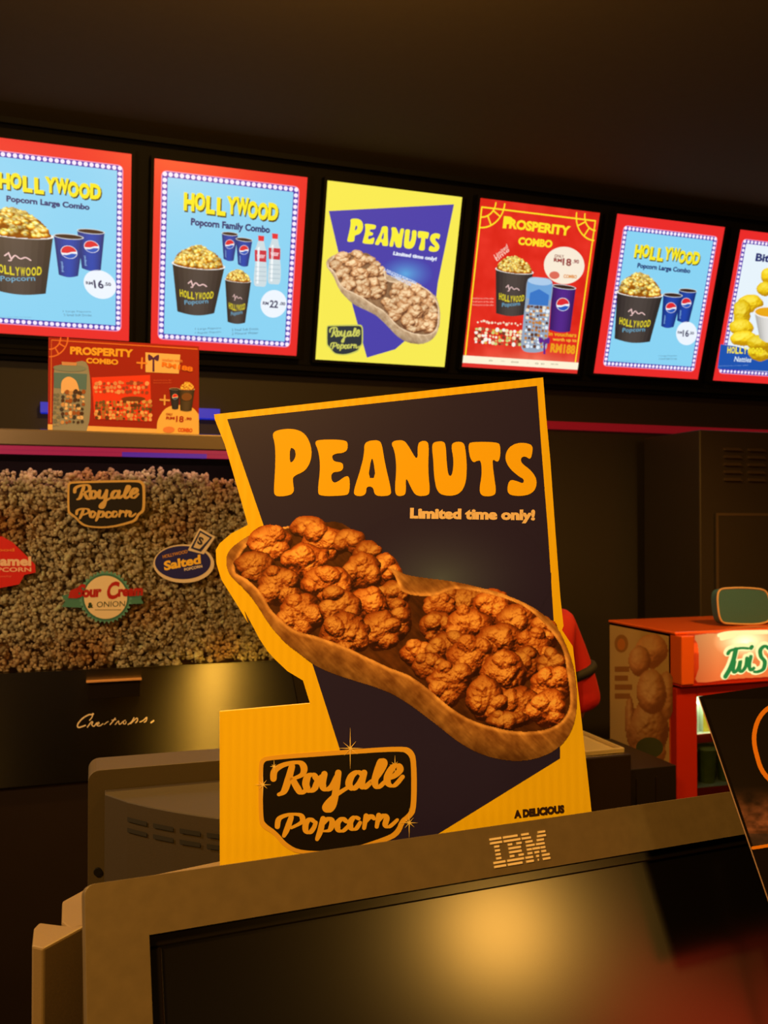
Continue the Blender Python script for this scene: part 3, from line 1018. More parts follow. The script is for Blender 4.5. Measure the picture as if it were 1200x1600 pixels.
def bites_poster(w, h):
    a = Art(card_map(w, h), True)
    marquee(a, (0.045, 0.065, 0.95, 1.14), (0.085, 0.10, 0.91, 1.10), (232, 244, 252), 25, 31)
    H = homography([(1030, 195), (1702, 272), (1525, 1192), (850, 1137)], UNIT)
    sub(a, H)
    X, Y = grid(950, 1250, 880, 1070, 6)
    a.poly([(905, 905), (1010, 920), (1120, 950), (1520, 990), (1490, 1105), (885, 1062)], (30, 84, 176), 4)
    a.text('Bites', (1135, 388), (1300, 402), (1143, 338), C_NAVY, 6, 0.04)
    X, Y = grid(930, 1480, 430, 1040, 4)
    rgb, mask = np.zeros(X.shape + (3,)), np.zeros(X.shape, bool)
    it = [(1230, 480, 62, 52), (1330, 520, 90, 70), (1430, 600, 80, 70), (1210, 560, 60, 46), (1110, 650, 90, 58), (1050, 715, 66, 92), (1400, 720, 90, 70), (1045, 800, 86, 56), (1370, 830, 100, 64), (1055, 870, 98, 50), (1200, 960, 100, 60), (1330, 940, 120, 60), (1170, 900, 90, 52)]
    rgb, mask = lumps(X, Y, rgb, mask, it, (190, 140, 10), (240, 200, 24), (255, 232, 80), ns=30, seed=5, tint=.05)
    a.raster(rgb, mask, X, Y, 5)
    vessel(a, [(1135, 700), (1330, 712), (1290, 880), (1175, 870)], (206, 204, 200), (244, 240, 232), (236, 170, 24), 7, .2, .25)
    for k, ch in enumerate('HOLLYWOOD'):
        a.text(ch, (950 + k * 28, 962 + k * 1.5 + (k % 3)), (974 + k * 28, 964 + k * 1.5 + (k % 3)), (953 + k * 28, 920 + k * 1.5), C_YEL, 8, .04)
    a.text('Natties', (998, 1018), (1118, 1026), (1006, 985), (214, 230, 244), 6, .02)
    lines(a, 892, 1102, 1042, 6, (150, 190, 230), 1, 6)
    sub(a, None)
    return a


light_box(-0.4555, -0.002, 0.588, 0.699, 'a', 'lit menu poster of large popcorn bucket and two cups, cut by the left edge', large_combo)
light_box(0.2165, 0.003, 0.597, 0.712, 'b', 'lit menu poster with two popcorn buckets, two cups and two water bottles', family_combo)
light_box(0.8960, 0.005, 0.592, 0.720, 'c', 'yellow lit menu poster with violet panel and two nut popcorn clusters', peanut_poster)
light_box(1.5710, -0.001, 0.587, 0.720, 'd', 'red lit prosperity menu poster with yellow corner ornaments', prosperity_poster)
light_box(2.2445, -0.007, 0.588, 0.719, 'e', 'lit menu poster of popcorn bucket and two cups, beside the red prosperity poster', large_combo)
light_box(2.9190, -0.005, 0.588, 0.717, 'f', 'lit menu poster with yellow round chips and dip, cut by the right edge', bites_poster)

# ------------------------------------------------------------------ red and blue strips on the back wall
b = MB(); b.box((1.6, 3.772, 2.006), (5.3, 3.80, 2.043), mat('red_strip', (150, 20, 30), 0.3, emit=(120, 16, 26), strength=0.55))
tag(b.build('light_strip'), 'dim red light strip running along the dark back wall under the menu', 'light strip')
BLUE_GLOW = mat('blue_led', (10, 20, 120), 0.3, emit=(20, 40, 190), strength=0.8)
b = MB(); b.box((-0.2, 3.75, 1.993), (0.505, 3.80, 2.034), BLUE_GLOW)
tag(b.build('light_strip'), 'bright blue light strip beside the red counter sign, upper one', 'light strip')
b = MB(); b.box((-0.2, 3.75, 1.905), (0.56, 3.80, 1.925), BLUE_GLOW)
tag(b.build('light_strip'), 'narrow blue light strip just above the popcorn cabinet top', 'light strip')

# ------------------------------------------------------------------ popcorn cabinet
STEEL = mat('brushed_steel', (150, 146, 138), 0.205, 1.0, aniso=1.0)
STEEL.node_tree.nodes['Principled BSDF'].inputs['Anisotropic Rotation'].default_value = 0.25
nt = STEEL.node_tree
_tc = nt.nodes.new('ShaderNodeTexCoord'); _mp = nt.nodes.new('ShaderNodeMapping'); _n = nt.nodes.new('ShaderNodeTexNoise'); _bp = nt.nodes.new('ShaderNodeBump')
_mp.inputs['Scale'].default_value = (4, 4, 900); _n.inputs['Scale'].default_value = 3.0
_bp.inputs['Strength'].default_value = 0.03; _bp.inputs['Distance'].default_value = 0.0005
nt.links.new(_tc.outputs['Object'], _mp.inputs[0]); nt.links.new(_mp.outputs[0], _n.inputs['Vector'])
nt.links.new(_n.outputs['Fac'], _bp.inputs['Height']); nt.links.new(_bp.outputs[0], nt.nodes['Principled BSDF'].inputs['Normal'])
TAN = nt.nodes.new('ShaderNodeTangent'); TAN.direction_type = 'RADIAL'; TAN.axis = 'Z'
nt.links.new(TAN.outputs[0], nt.nodes['Principled BSDF'].inputs['Tangent'])
DSTEEL = mat('dull_steel', (120, 108, 96), 0.42, 0.8, bump=0.05, scale=60)
DBROWN = mat('dark_brown_laminate', (38, 28, 22), 0.35, vary=0.1, scale=12)

pc = thing('popcorn_cabinet', (-0.18, 2.2, 0), 'glass-fronted popcorn cabinet with brushed steel lower front and stickers', 'popcorn machine')
b = MB(); b.box((-0.78, 1.955, 0), (0.44, 2.45, 1.02), DBROWN); b.build('base_cabinet', pc, bevel=0.004)
b = MB(); b.prism([(-0.78, 1.018), (0.462, 1.018), (0.418, 1.249), (-0.78, 1.249)], -0.004, 0.0, STEEL, M=plane_matrix((0, 1.945, 0), (1, 0, 0), (0, 0, 1)))
b.build('steel_front', pc, bevel=0.003)
b = MB(); b.box((-0.78, 1.93, 1.709), (0.43, 2.45, 1.743), DSTEEL); b.build('top_panel', pc, bevel=0.003)
b = MB()
MAG = mat('magenta_led', (90, 10, 40), .3, emit=(150, 26, 66), strength=0.75)
VIO = mat('violet_led', (40, 10, 90), .3, emit=(84, 36, 150), strength=0.75)
b.box((-0.78, 1.93, 1.701), (0.43, 1.945, 1.7085), MAG)
b.box((-0.78, 1.931, 1.692), (0.057, 1.944, 1.701), MAG); b.box((0.057, 1.931, 1.692), (0.232, 1.944, 1.701), VIO); b.box((0.232, 1.931, 1.692), (0.43, 1.944, 1.701), MAG)
tag(b.build('light_strip', pc), 'magenta and violet light strip')
b = MB(); b.box((-0.78, 2.43, 1.02), (0.43, 2.45, 1.709), mat('dim_violet_back', (92, 76, 92), .5)); b.build('back_panel', pc)
b = MB(); b.box((0.425, 1.95, 1.249), (0.44, 2.45, 1.709), DSTEEL); b.build('side_post', pc)
b = MB(); b.box((-0.78, 1.95, 1.249), (-0.765, 2.45, 1.709), DSTEEL); b.build('side_post', pc)
b = MB(); b.box((-0.765, 1.943, 1.249), (0.425, 1.948, 1.709), glass_mat('cabinet_glass')); b.build('glass_pane', pc)
b = MB(); b.box((-0.765, 1.975, 1.02), (0.425, 2.43, 1.238), DSTEEL); b.build('popcorn_bin', pc)
b = MB()
b.box((-0.012, 1.930, 1.2235), (0.0985, 1.9445, 1.2262), mat('lit_lip_tan', (200, 150, 100), .4))  # pale tan gives the ledge its lit edge by colour
b.box((-0.009, 1.940, 1.188), (0.0955, 1.9445, 1.2235), mat('handle_shade', (40, 32, 26), .35, .6))  # dark plate painted as the shade below the ledge
tag(b.build('drawer_handle', pc), 'drawer pull with its lit edge and the shade beneath painted in')

d = bpy.data.lights.new('cabinet_strip_light', 'AREA'); d.energy, d.color, d.shape, d.size, d.size_y = 0.22, (1.0, 0.50, 0.42), 'RECTANGLE', 1.1, 0.02
o = bpy.data.objects.new('cabinet_strip_light', d); COL.objects.link(o); o.location = (-0.17, 1.96, 1.70); o.rotation_euler = (math.radians(55), 0, 0)
# maker's script on the steel
FRONT = plane_matrix((0, 1.945, 0), (1, 0, 0), (0, 0, 1))
lg = Art(trace_map(FRONT, (100, 1040, 7.5)), step=0.0004)
SIL = mat('script_chrome', (244, 226, 196), 0.4)
for s, w in (([(345, 565), (325, 575), (290, 575), (215, 620), (165, 680), (160, 715), (185, 722), (250, 700)], 16), ([(335, 560), (330, 600), (300, 640)], 12),
             ([(275, 720), (320, 660), (335, 665), (325, 690), (350, 710), (385, 670)], 13), ([(385, 690), (410, 680), (408, 665), (390, 675), (388, 700), (420, 705), (455, 680)], 11),
             ([(540, 690), (575, 650), (600, 615)], 13), ([(470, 690), (500, 665), (520, 655)], 9), ([(560, 640), (610, 632)], 9), ([(600, 690), (625, 660), (640, 650), (645, 680), (660, 685), (690, 655)], 11),
             ([(720, 640), (700, 650), (696, 680), (720, 680), (728, 655)], 10), ([(750, 690), (790, 660), (820, 610)], 12), ([(780, 680), (850, 615), (862, 640), (840, 670)], 12),
             ([(890, 660), (930, 640), (970, 605), (960, 650), (940, 662)], 12), ([(1020, 668), (1050, 645)], 18)):
    lg.stroke(s, w, SIL, 2)
tag(lg.build('nameplate', pc, FRONT), 'silver handwritten script lettering')

# stickers on the glass
STK = plane_matrix((0, 1.9425, 0), (1, 0, 0), (0, 0, 1))
tm5 = trace_map(STK, (0, 660, 2.7273))


def sticker(draw, label):
    a = Art(tm5, step=0.0003)
    draw(a)
    tag(a.build('sticker', pc, STK), label)


def s_royale(a):
    sub(a, affine(c7([(163, 545), (641, 518), (163, 745), (400, 842)]), [(286, 250), (620, 250), (288, 384), (450, 450)]))
    A = a.fn
    a.fn = lambda p: A(np.array(c7(p)))
    royale(a, (196, 164, 100), 1, 1.05)


def s_salted(a):
    a.poly(ell(783, 602, 130, 82), (214, 200, 180), 1)
    a.poly(ell(779, 597, 119, 71), (34, 36, 110), 2)
    a.text('HOLLYWOOD', (694, 580), (800, 556), (692, 566), (190, 140, 60), 3, .03)
    a.text('Salted', (700, 632), (856, 602), (697, 592), (236, 196, 70), 3, .04)
    a.text('POPCORN', (786, 634), (862, 618), (784, 622), (226, 214, 200), 3, .03)
    a.poly([(850, 450), (918, 488), (868, 562), (800, 545)], (214, 200, 180), 3)
    a.poly([(852, 460), (905, 490), (856, 552), (812, 536)], (40, 44, 90), 4)
    a.poly([(854, 470), (894, 493), (850, 540), (824, 532)], (206, 190, 165), 5)
    a.text('S', (838, 516), (860, 526), (848, 484), (40, 40, 60), 6, .05)


def s_sour(a):
    t = np.linspace(0, 2 * math.pi, 217)[:-1]
    r = 108 + 4 * np.sign(np.sin(t * 36))
    a.poly([(262, 738), (350, 722), (350, 790), (262, 786), (278, 762)], (70, 124, 116), 1)
    a.poly([(612, 728), (550, 712), (550, 775), (612, 772), (600, 750)], (70, 124, 116), 1)
    a.poly(np.stack([450 + r * np.cos(t), 745 + r * np.sin(t)], 1), (92, 150, 142), 2)
    a.poly(ell(450, 745, 101), (60, 112, 106), 3)
    a.poly(ell(450, 745, 92), (222, 206, 178), 4)
    a.poly([(300, 716), (340, 700), (330, 750), (290, 748)], (168, 40, 36), 4)
    a.text('S', (318, 748), (352, 746), (336, 690), (168, 34, 32), 5, .05)
    a.text('our', (350, 748), (432, 744), (352, 712), (168, 34, 32), 5, .06)
    a.text('C', (450, 756), (500, 752), (462, 680), (168, 34, 32), 5, .04)
    a.text('ream', (502, 744), (608, 738), (504, 710), (168, 34, 32), 5, .06)
    a.text('&', (374, 792), (398, 790), (374, 768), (40, 60, 40), 5, .06)
    a.text('ONION', (412, 788), (532, 784), (413, 764), (58, 70, 50), 5, .0)
    a.poly(rect((404, 797, 516, 800)), (140, 130, 100), 5)


def s_caramel(a):
    R_ = lambda p: list(p) + [(-90 - x, y) for x, y in list(p)[::-1]]
    a.poly(R_([(10, 486), (55, 512), (100, 556), (150, 606), (152, 640), (104, 650), (82, 690), (0, 706)]), (196, 34, 34), 1)
    a.text('Hollywood', (-148, 554), (62, 554), (-148, 536), (214, 110, 50), 2, .04)
    a.text('Caramel', (-108, 612), (133, 612), (-108, 570), (226, 190, 170), 2, .045)
    a.text('POPCORN', (-70, 638), (133, 636), (-70, 619), (226, 180, 160), 2, .02)
    a.text('Sweet crunchy', (-100, 664), (50, 662), (-100, 652), (220, 110, 90), 2)


sticker(s_royale, 'black plaque sticker with gold script lettering')
sticker(s_salted, 'blue oval sticker with yellow lettering')
sticker(s_sour, 'round teal scalloped sticker with red script')
sticker(s_caramel, 'red angular sticker with pale lettering')

# popcorn heaped behind the glass
bm = bmesh.new()
bmesh.ops.create_icosphere(bm, subdivisions=1, radius=1)
ico_v = np.array([v.co[:] for v in bm.verts]); ico_f = np.array([[v.index for v in f.verts] for f in bm.faces]); bm.free()
rng = np.random.default_rng(5)
kern = []
for k in range(10):
    vs, fs = [], []
    for j in range(8):
        c = rng.normal(0, 1, 3); c *= rng.uniform(0.0035, 0.0072) / np.linalg.norm(c)
        r = rng.uniform(0.0024, 0.0050)
        q = ico_v * (1 + 0.12 * np.sin(ico_v @ rng.normal(0, 3, 3)))[:, None]
        vs.append(q * r + c); fs.append(ico_f + len(ico_v) * j)
    kern.append((np.concatenate(vs), np.concatenate(fs)))
PV, PF, PC = [], [], []
nb = 0
for layer, (Yk, n) in enumerate(((1.966, 1), (1.979, 1), (1.992, 1))):
    x = -0.60
    while x < 0.422:
        u = (x + 0.18) / 0.5
        top = 1.648 + 0.004 * math.sin(9 * x) - max(0, x - 0.12) ** 2 * 0.62
        z = 1.255 + 0.004 * layer
        while z < top + 0.008 * layer:
            kv, kf = kern[rng.integers(10)]
            A = np.linalg.qr(rng.normal(size=(3, 3)))[0] * rng.uniform(0.85, 1.25)
            px = x + rng.normal(0, 0.004); pz = z + rng.normal(0, 0.004)
            kw = kv @ A.T
            py = max(Yk + rng.normal(0, 0.004), 1.9495 - kw[:, 1].min())
            px = min(px, 0.4235 - kw[:, 0].max()); pz = max(pz, 1.2395 - kw[:, 2].min())
            PV.append(kw + [px, py, pz])
            PF.append(kf + nb); nb += len(kv)
            car = float(np.clip(vnoise(np.array(px * 11.0), np.array(pz * 11.0), 4) * 1.9 - 0.85 - px * 1.1, 0, 1))
            c = np.array([1.0, 0.76, 0.60]) * (1 - car) + np.array([0.82, 0.36, 0.13]) * car
            lob = np.repeat(rng.uniform(0.62, 1.1, 8), len(ico_v))
            PC.append(np.c_[np.minimum(c[None] * lob[:, None] * rng.uniform(0.75, 1.15), 1), np.ones(len(kv))])
            z += 0.0136
        x += 0.0148
pm = bpy.data.materials.new('popcorn_kernel'); pm.use_nodes = True; MATS['popcorn_kernel'] = pm
_a = pm.node_tree.nodes.new('ShaderNodeAttribute'); _a.attribute_name = 'Col'
pm.node_tree.links.new(_a.outputs['Color'], pm.node_tree.nodes['Principled BSDF'].inputs['Base Color'])
pm.node_tree.nodes['Principled BSDF'].inputs['Roughness'].default_value = 0.75
pm.node_tree.nodes['Principled BSDF'].inputs['Specular IOR Level'].default_value = 0.15
b = MB()
b.box((-0.76, 2.0, 1.2382), (0.422, 2.3, 1.60), mat('popcorn_depth', (190, 140, 84), .8, bump=1.0, scale=90, vary=.4))
b.patches.append((np.concatenate(PV), np.concatenate(PF), np.concatenate(PC), b.slot(pm)))
tag(b.build('popcorn_heap', smooth=True), 'heaped salted and caramel popcorn filling the cabinet behind its glass', 'popcorn', kind='stuff')

# red counter sign standing on the cabinet
SGN = plane_matrix((-0.0915, 2.0, 1.747), (1, 0, 0), (0, 0.03, 1))
sg = thing('counter_sign', (-0.0915, 2.0, 1.7432), 'small red landscape prosperity sign standing on top of the popcorn cabinet', 'sign')
b = MB(); b.box((0, -0.0036, -0.005), (0.3145, 0.2, 0), mat('sign_board', (120, 30, 24), .4)); b.build('board', sg, SGN)
b = MB()
b.box((0.05, -0.0037, -0.065), (0.075, 0.0, -0.0052), DBROWN); b.prism([(-0.065, -0.0037), (-0.0052, -0.0037), (-0.0052, 0.15)], 0.06, 0.065, DBROWN, M=SGN.inverted() @ SGN @ Matrix(((0, 0, 1, 0), (0, 1, 0, 0), (1, 0, 0, 0), (0, 0, 0, 1))))
b.build('easel_foot', sg, SGN)
a = Art(homography([(132, 95), (1010, 160), (1025, 665), (132, 642)], [(0, .2), (.3145, .2), (.3145, 0), (0, 0)]), step=0.0003)
Y_ = (226, 176, 60)
a.poly([(132, 95), (1010, 160), (1025, 665), (132, 642)], (150, 32, 24), 1)
a.stroke([(150, 590), (150, 112), (1000, 175)], 7, (214, 120, 60), 2, False)
corner_ring(a, (140, 100), 108, (214, 120, 60), 2, 0, 8)
a.text('PROSPERITY', (262, 196), (634, 218), (262, 150), Y_, 3, .05)
a.text('COMBO', (358, 248), (548, 260), (358, 216), Y_, 3, .05)
a.poly([(132, 602), (800, 628), (1024, 640), (1025, 665), (132, 642)], (232, 196, 130), 2)
a.poly(spline([(168, 262), (260, 250), (372, 268), (366, 640), (160, 640)], 5, False), (140, 146, 150), 3)
a.poly([(165, 300), (365, 310), (362, 400), (168, 390)], (84, 124, 150), 4)
a.poly(ell(262, 275, 100, 20, 24, .04), (120, 140, 150), 5)
a.poly([(212, 238), (305, 244), (300, 262), (214, 258)], (196, 150, 120), 6)
a.poly(spline([(210, 410), (215, 350), (255, 325), (300, 350), (320, 410)], 5), (226, 190, 150), 5)
mosaic(a, [(210, 400), (355, 406), (350, 600), (205, 600)], 6, 8, [(226, 200, 170), (70, 50, 44), (150, 90, 50), (60, 60, 70), (200, 160, 120)], 6, 3)
mosaic(a, [(165, 420), (205, 420), (205, 620), (162, 620)], 2, 8, [(150, 150, 140), (110, 120, 124)], 6, 4)
a.poly([(392, 330), (735, 318), (750, 585), (412, 570)], (224, 64, 40), 3)
mosaic(a, [(410, 355), (725, 350), (725, 430), (410, 420)], 14, 3, [(226, 170, 140), (150, 70, 60), (214, 150, 120)], 4, 5)
mosaic(a, [(412, 465), (750, 460), (748, 585), (412, 570)], 16, 6, [(214, 170, 120), (96, 60, 40), (170, 120, 70), (230, 190, 140), (110, 90, 60)], 4, 6)
a.poly(ell(640, 455, 70, 14), (110, 60, 40), 5)
a.poly([(705, 190), (905, 205), (900, 312), (708, 302)], (230, 196, 140), 3)
bow(a, 752, 222, 30, (80, 36, 104), 4)
a.text('RM188', (800, 272), (978, 304), (802, 244), (224, 130, 40), 5, .05)
a.text('vouchers worth', (800, 240), (918, 250), (800, 222), (226, 150, 90), 5, .02)
a.stroke([(658, 248), (712, 252)], 10, (226, 150, 70), 4, False); a.stroke([(686, 222), (684, 280)], 10, (226, 150, 70), 4, False)
a.stroke([(796, 460), (848, 464)], 10, (226, 180, 110), 4, False); a.stroke([(822, 436), (822, 488)], 10, (226, 180, 110), 4, False)
lines(a, 755, 860, 345, 9, (220, 110, 80), 2, 3)
a.poly(np.r_[spline([(782, 660), (785, 580), (830, 510), (905, 490), (980, 505), (1020, 545)], 6), [(1025, 665)]], (236, 200, 120), 3)
cola(a, [(848, 398), (908, 400), (902, 512), (866, 512)], 5, (34, 40, 66), .1, False)
bucket(a, [(906, 400), (992, 402), (978, 522), (914, 520)], 46, 6, 21, False)
a.poly(ell(948, 445, 30, 22), (120, 80, 50), 9)
a.text('ONLY', (832, 550), (870, 552), (832, 536), (170, 60, 40), 5, .03)
a.text('RM', (832, 572), (882, 574), (833, 556), (170, 50, 36), 5, .05)
a.text('18', (890, 588), (934, 590), (891, 552), (170, 50, 36), 5, .03)
a.text('.90', (942, 576), (980, 578), (943, 560), (170, 50, 36), 5, .04)
a.poly(ell(850, 632, 34, 18), (224, 140, 90), 5)
a.text('COMBO', (902, 644), (986, 648), (903, 620), (214, 100, 50), 5, .06)
a.build('printed_face', sg, SGN)

# ------------------------------------------------------------------ back counter, cabinets, tall machine
b = MB(); b.box((0.75, 2.25, 0), (1.50, 2.75, 0.878), DBROWN)
tag(b.build('counter_cabinet', bevel=0.004), 'dark low counter cabinet under the shiny steel tray', 'cabinet')
tr = thing('steel_tray', (1.2, 2.45, 0.878), 'shiny shallow steel tray on the dark back counter beside the orange chiller', 'tray')
TRAY = mat('tray_steel', (224, 206, 164), 0.32, 0.35)
b = MB()
b.box((0.8, 2.27, 0.8785), (1.49, 2.72, 0.882), TRAY)
for q in (((0.8, 2.27), (1.49, 2.278)), ((0.8, 2.712), (1.49, 2.72)), ((0.8, 2.278), (0.808, 2.712)), ((1.482, 2.278), (1.49, 2.712))):
    b.box((q[0][0], q[0][1], 0.882), (q[1][0], q[1][1], 0.892), TRAY)
b.build('tray', tr, bevel=0.002)
b = MB(); b.box((1.30, 2.52, 0.882), (1.40, 2.545, 0.888), mat('slot_dark', (30, 26, 22), .4)); b.build('slot_cover', tr)
b = MB(); b.box((1.515, 2.36, 0), (1.735, 2.72, 0.797), mat('black_cabinet', (26, 22, 19), .4, vary=.1, scale=9))
for xx in (1.59, 1.66):
    b.box((xx, 2.356, 0.45), (xx + 0.003, 2.36, 0.77), DBROWN)
tag(b.build('low_cabinet', bevel=0.004), 'low black cabinet standing between tray counter and orange chiller', 'cabinet')

TM = mat('charcoal_metal', (62, 54, 46), 0.45, 0.3, vary=.08, scale=6)
tmach = thing('tall_machine', (3.05, 3.5, 0), 'tall dark metal machine with vent slots behind the orange chiller', 'machine')
b = MB(); b.box((2.556, 3.30, 0), (3.6, 3.72, 1.97), TM); b.build('body', tmach, bevel=0.006)
for cx in (2.73, 2.86):
    for k in range(5):
        b = MB(); zz = 1.882 - 0.034 * k
        b.prism([(3.30, zz), (3.30, zz + 0.012), (3.282, zz - 0.002)], cx - 0.045, cx + 0.045, mat('vent_metal', (120, 100, 84), .35, .6), M=Matrix(((0, 0, 1, 0), (1, 0, 0, 0), (0, 1, 0, 0), (0, 0, 0, 1))))
        b.build('vent', tmach)
b = MB(); b.box((2.629, 3.285, 0.3), (3.5, 3.30, 1.60), TM); b.build('door', tmach, bevel=0.006)
b = MB()
for q in (((2.629, 0.3), (2.641, 1.6)), ((2.641, 1.588), (3.5, 1.6))):
    b.box((q[0][0], 3.282, q[0][1]), (q[1][0], 3.285, q[1][1]), mat('door_edge', (110, 92, 76), .4, .5))
b.build('door_trim', tmach)

# ------------------------------------------------------------------ orange drinks chiller
FO = mat('chiller_orange', (240, 104, 40), 0.25, vary=.05, scale=4, coat=.3)
FR = mat('chiller_red_frame', (190, 44, 20), 0.3)
FX0, FX1, FY0, FY1, FZ = 1.91, 2.51, 2.60, 3.01, 1.172
fr = thing('drinks_chiller', (2.21, 2.8, 0), 'orange counter-height drinks chiller with lit header and glass door', 'fridge')
b = MB()
b.box((FX0, FY0 + 0.03, 0), (FX0 + 0.03, FY1, FZ - 0.004), FO); b.box((FX1 - 0.03, FY0 + 0.03, 0), (FX1, FY1, FZ - 0.004), FO)
b.box((FX0, FY1 - 0.03, 0), (FX1, FY1, FZ - 0.004), FO); b.box((FX0, FY0 + 0.03, 0), (FX1, FY1, 0.2), FO); b.box((FX0, FY0 + 0.03, 0.98), (FX1, FY1, FZ - 0.004), FO)
b.build('body', fr)
b = MB(); b.box((FX0 - 0.004, FY0 - 0.004, FZ - 0.004), (FX1 + 0.004, FY1 + 0.004, FZ + 0.006), FO); b.build('top_panel', fr, bevel=0.004)
LIN = mat('chiller_liner', (216, 220, 206), .4)
b = MB(); b.box((FX0 + 0.0305, FY1 - 0.034, 0.2), (FX1 - 0.0305, FY1 - 0.0302, 0.98), LIN); b.box((FX1 - 0.034, FY0 + 0.04, 0.2), (FX1 - 0.0302, FY1 - 0.034, 0.98), LIN); b.build('liner', fr)
for zz in (0.60, 0.79):
    b = MB(); b.box((FX0 + 0.031, FY0 + 0.045, zz), (FX1 - 0.035, FY1 - 0.035, zz + 0.012), mat('wire_white', (210, 206, 196), .4)); b.box((FX0 + 0.031, FY0 + 0.038, zz - 0.012), (FX1 - 0.035, FY0 + 0.045, zz + 0.018), FR); b.build('shelf', fr)
b = MB()
for q in (((FX0, 0.12), (FX0 + 0.085, 0.985)), ((FX1 - 0.085, 0.12), (FX1, 0.985)), ((FX0 + 0.085, 0.95), (FX1 - 0.085, 0.985)), ((FX0 + 0.085, 0.12), (FX1 - 0.085, 0.2))):
    b.box((q[0][0], FY0 - 0.006, q[0][1]), (q[1][0], FY0 + 0.03, q[1][1]), FR)
dr = b.build('door', fr, bevel=0.004)
b = MB(); b.box((FX0 + 0.085, FY0 + 0.008, 0.2), (FX1 - 0.085, FY0 + 0.012, 0.95), glass_mat('chiller_glass', (225, 238, 228))); b.build('glass_pane', dr)
b = MB(); b.tube([(FX1 - 0.05, FY0 - 0.008, 0.5), (FX1 - 0.05, FY0 - 0.03, 0.52), (FX1 - 0.05, FY0 - 0.03, 0.72), (FX1 - 0.05, FY0 - 0.008, 0.74)], 0.007, BLACK); b.build('door_handle', dr)
# header with its bowed lit face
b = MB()
b.box((FX0, FY0 - 0.03, 0.992), (FX1, FY0 + 0.03, 1.0), FR)
b.box((FX0, FY0 - 0.035, 1.0), (FX0 + 0.052, FY0 + 0.03, FZ - 0.005), FO)
b.box((FX1 - 0.03, FY0 - 0.035, 1.0), (FX1, FY0 + 0.03, FZ - 0.005), FO)
b.build('header_box', fr, bevel=0.004)
HDR = plane_matrix((FX0, FY0 - 0.034, 0), (1, 0, 0), (0, 0, 1))
a = Art(trace_map(HDR, (1080, 890, 3.9)), True, step=0.0004)
X, Y = grid(22, 560, 372, 690, 3)
u, v = (X - 22) / 538, (Y - 372) / 318
m = inside(spline([(24, 398), (300, 382), (700, 366), (700, 640), (470, 655), (250, 668), (36, 688), (44, 600), (44, 520), (36, 450)], 3, True), X, Y)
base = mix3((246, 160, 92), (244, 116, 54), np.clip(v * 1.1, 0, 1))
base = base * (0.80 + 0.2 * np.clip(X / 160, 0, 1))[..., None] + np.clip(1 - np.hypot((X - 330) / 200, (Y - 440) / 110), 0, 1)[..., None] * np.array([120, 160, 150])
a.raster(base, m, X, Y, 1)
for s in ([(170, 400), (250, 385), (460, 380)], [(185, 420), (260, 400)]):
    a.stroke(s, 26, (255, 250, 170), 2)
TW = [([(222, 512), (240, 492), (300, 478), (345, 480)], 16), ([(270, 486), (258, 540), (236, 600), (206, 652)], 20), ([(262, 560), (254, 606), (262, 626), (286, 600), (298, 556), (292, 606), (304, 622), (330, 590), (338, 540)], 16),
      ([(362, 530), (352, 580), (360, 612), (380, 600)], 16), ([(362, 478), (368, 470)], 18), ([(470, 480), (446, 466), (420, 490), (424, 530), (446, 560), (438, 604), (404, 622), (382, 622)], 18),
      ([(520, 440), (508, 520), (500, 590), (516, 604), (540, 580)], 17), ([(484, 500), (556, 484)], 14), ([(560, 560), (590, 540), (588, 516), (566, 530), (560, 580), (590, 590), (620, 560)], 15), ([(636, 510), (630, 580)], 16), ([(634, 536), (660, 508), (678, 516)], 15)]
for s, w in TW:
    a.stroke([(x - 4, y - 6) for x, y in s], w + 30, (255, 252, 176), 3)
for s, w in TW:
    a.stroke(s, w * 1.25, (40, 128, 60), 4, nib=.3)
tag(a.build('header_sign', fr, HDR), 'lit orange header with green script lettering')
# pale printed side
SID = plane_matrix((FX0 - 0.001, FY1, 0), (0, -1, 0), (0, 0, 1))
a = Art(trace_map(SID, (840, 620, 2.425)), step=0.0003)
side = [(275, 862), (508, 890), (524, 1080), (520, 1640), (300, 1640), (285, 1300)]
P = a.fn([(275, 862), (508, 890)])
base_fn = a.fn
a.fn = lambda p: np.asarray(p, float).reshape(-1, 2)
a.poly([(0.004, 0.12), (0.376, 0.12), (0.376, 1.160), (0.004, 1.160)], (214, 176, 112), 1)
a.fn = base_fn
X, Y = grid(300, 512, 900, 1400, 4)
rgb, mask = np.zeros(X.shape + (3,)), np.zeros(X.shape, bool)
rgb, mask = lumps(X, Y, rgb, mask, [(430, 960, 62, 70), (385, 1000, 40, 60), (350, 1230, 20, 100), (425, 1260, 78, 130), (490, 1130, 34, 90), (430, 1120, 60, 90), (425, 1350, 66, 50)], (150, 92, 52), (206, 140, 84), (228, 180, 120), ns=40, seed=8, tint=.1)
a.raster(rgb, mask, X, Y, 2)
a.poly(ell(318, 935, 26, 34), (176, 120, 60), 3); a.poly(ell(318, 938, 15, 22), (214, 130, 56), 4)
for k, w in enumerate((55, 50, 66, 58)):
    a.poly(rect((293, 1022 + k * 34, 293 + w, 1042 + k * 34)), (168, 112, 60), 3)
a.poly(ell(425, 1330, 52, 40), (90, 96, 60), 3)
tag(a.build('side_graphic', fr, SID), 'cream side panel printed with hands and orange juice')
d = bpy.data.lights.new('chiller_tube_light', 'AREA'); d.energy, d.color, d.shape, d.size, d.size_y = 1.5, (0.86, 1.0, 0.72), 'RECTANGLE', 0.4, 0.06
o = bpy.data.objects.new('chiller_tube_light', d); COL.objects.link(o); o.location = (2.2, 2.68, 0.94)
o.rotation_euler = (math.radians(24), 0, 0)

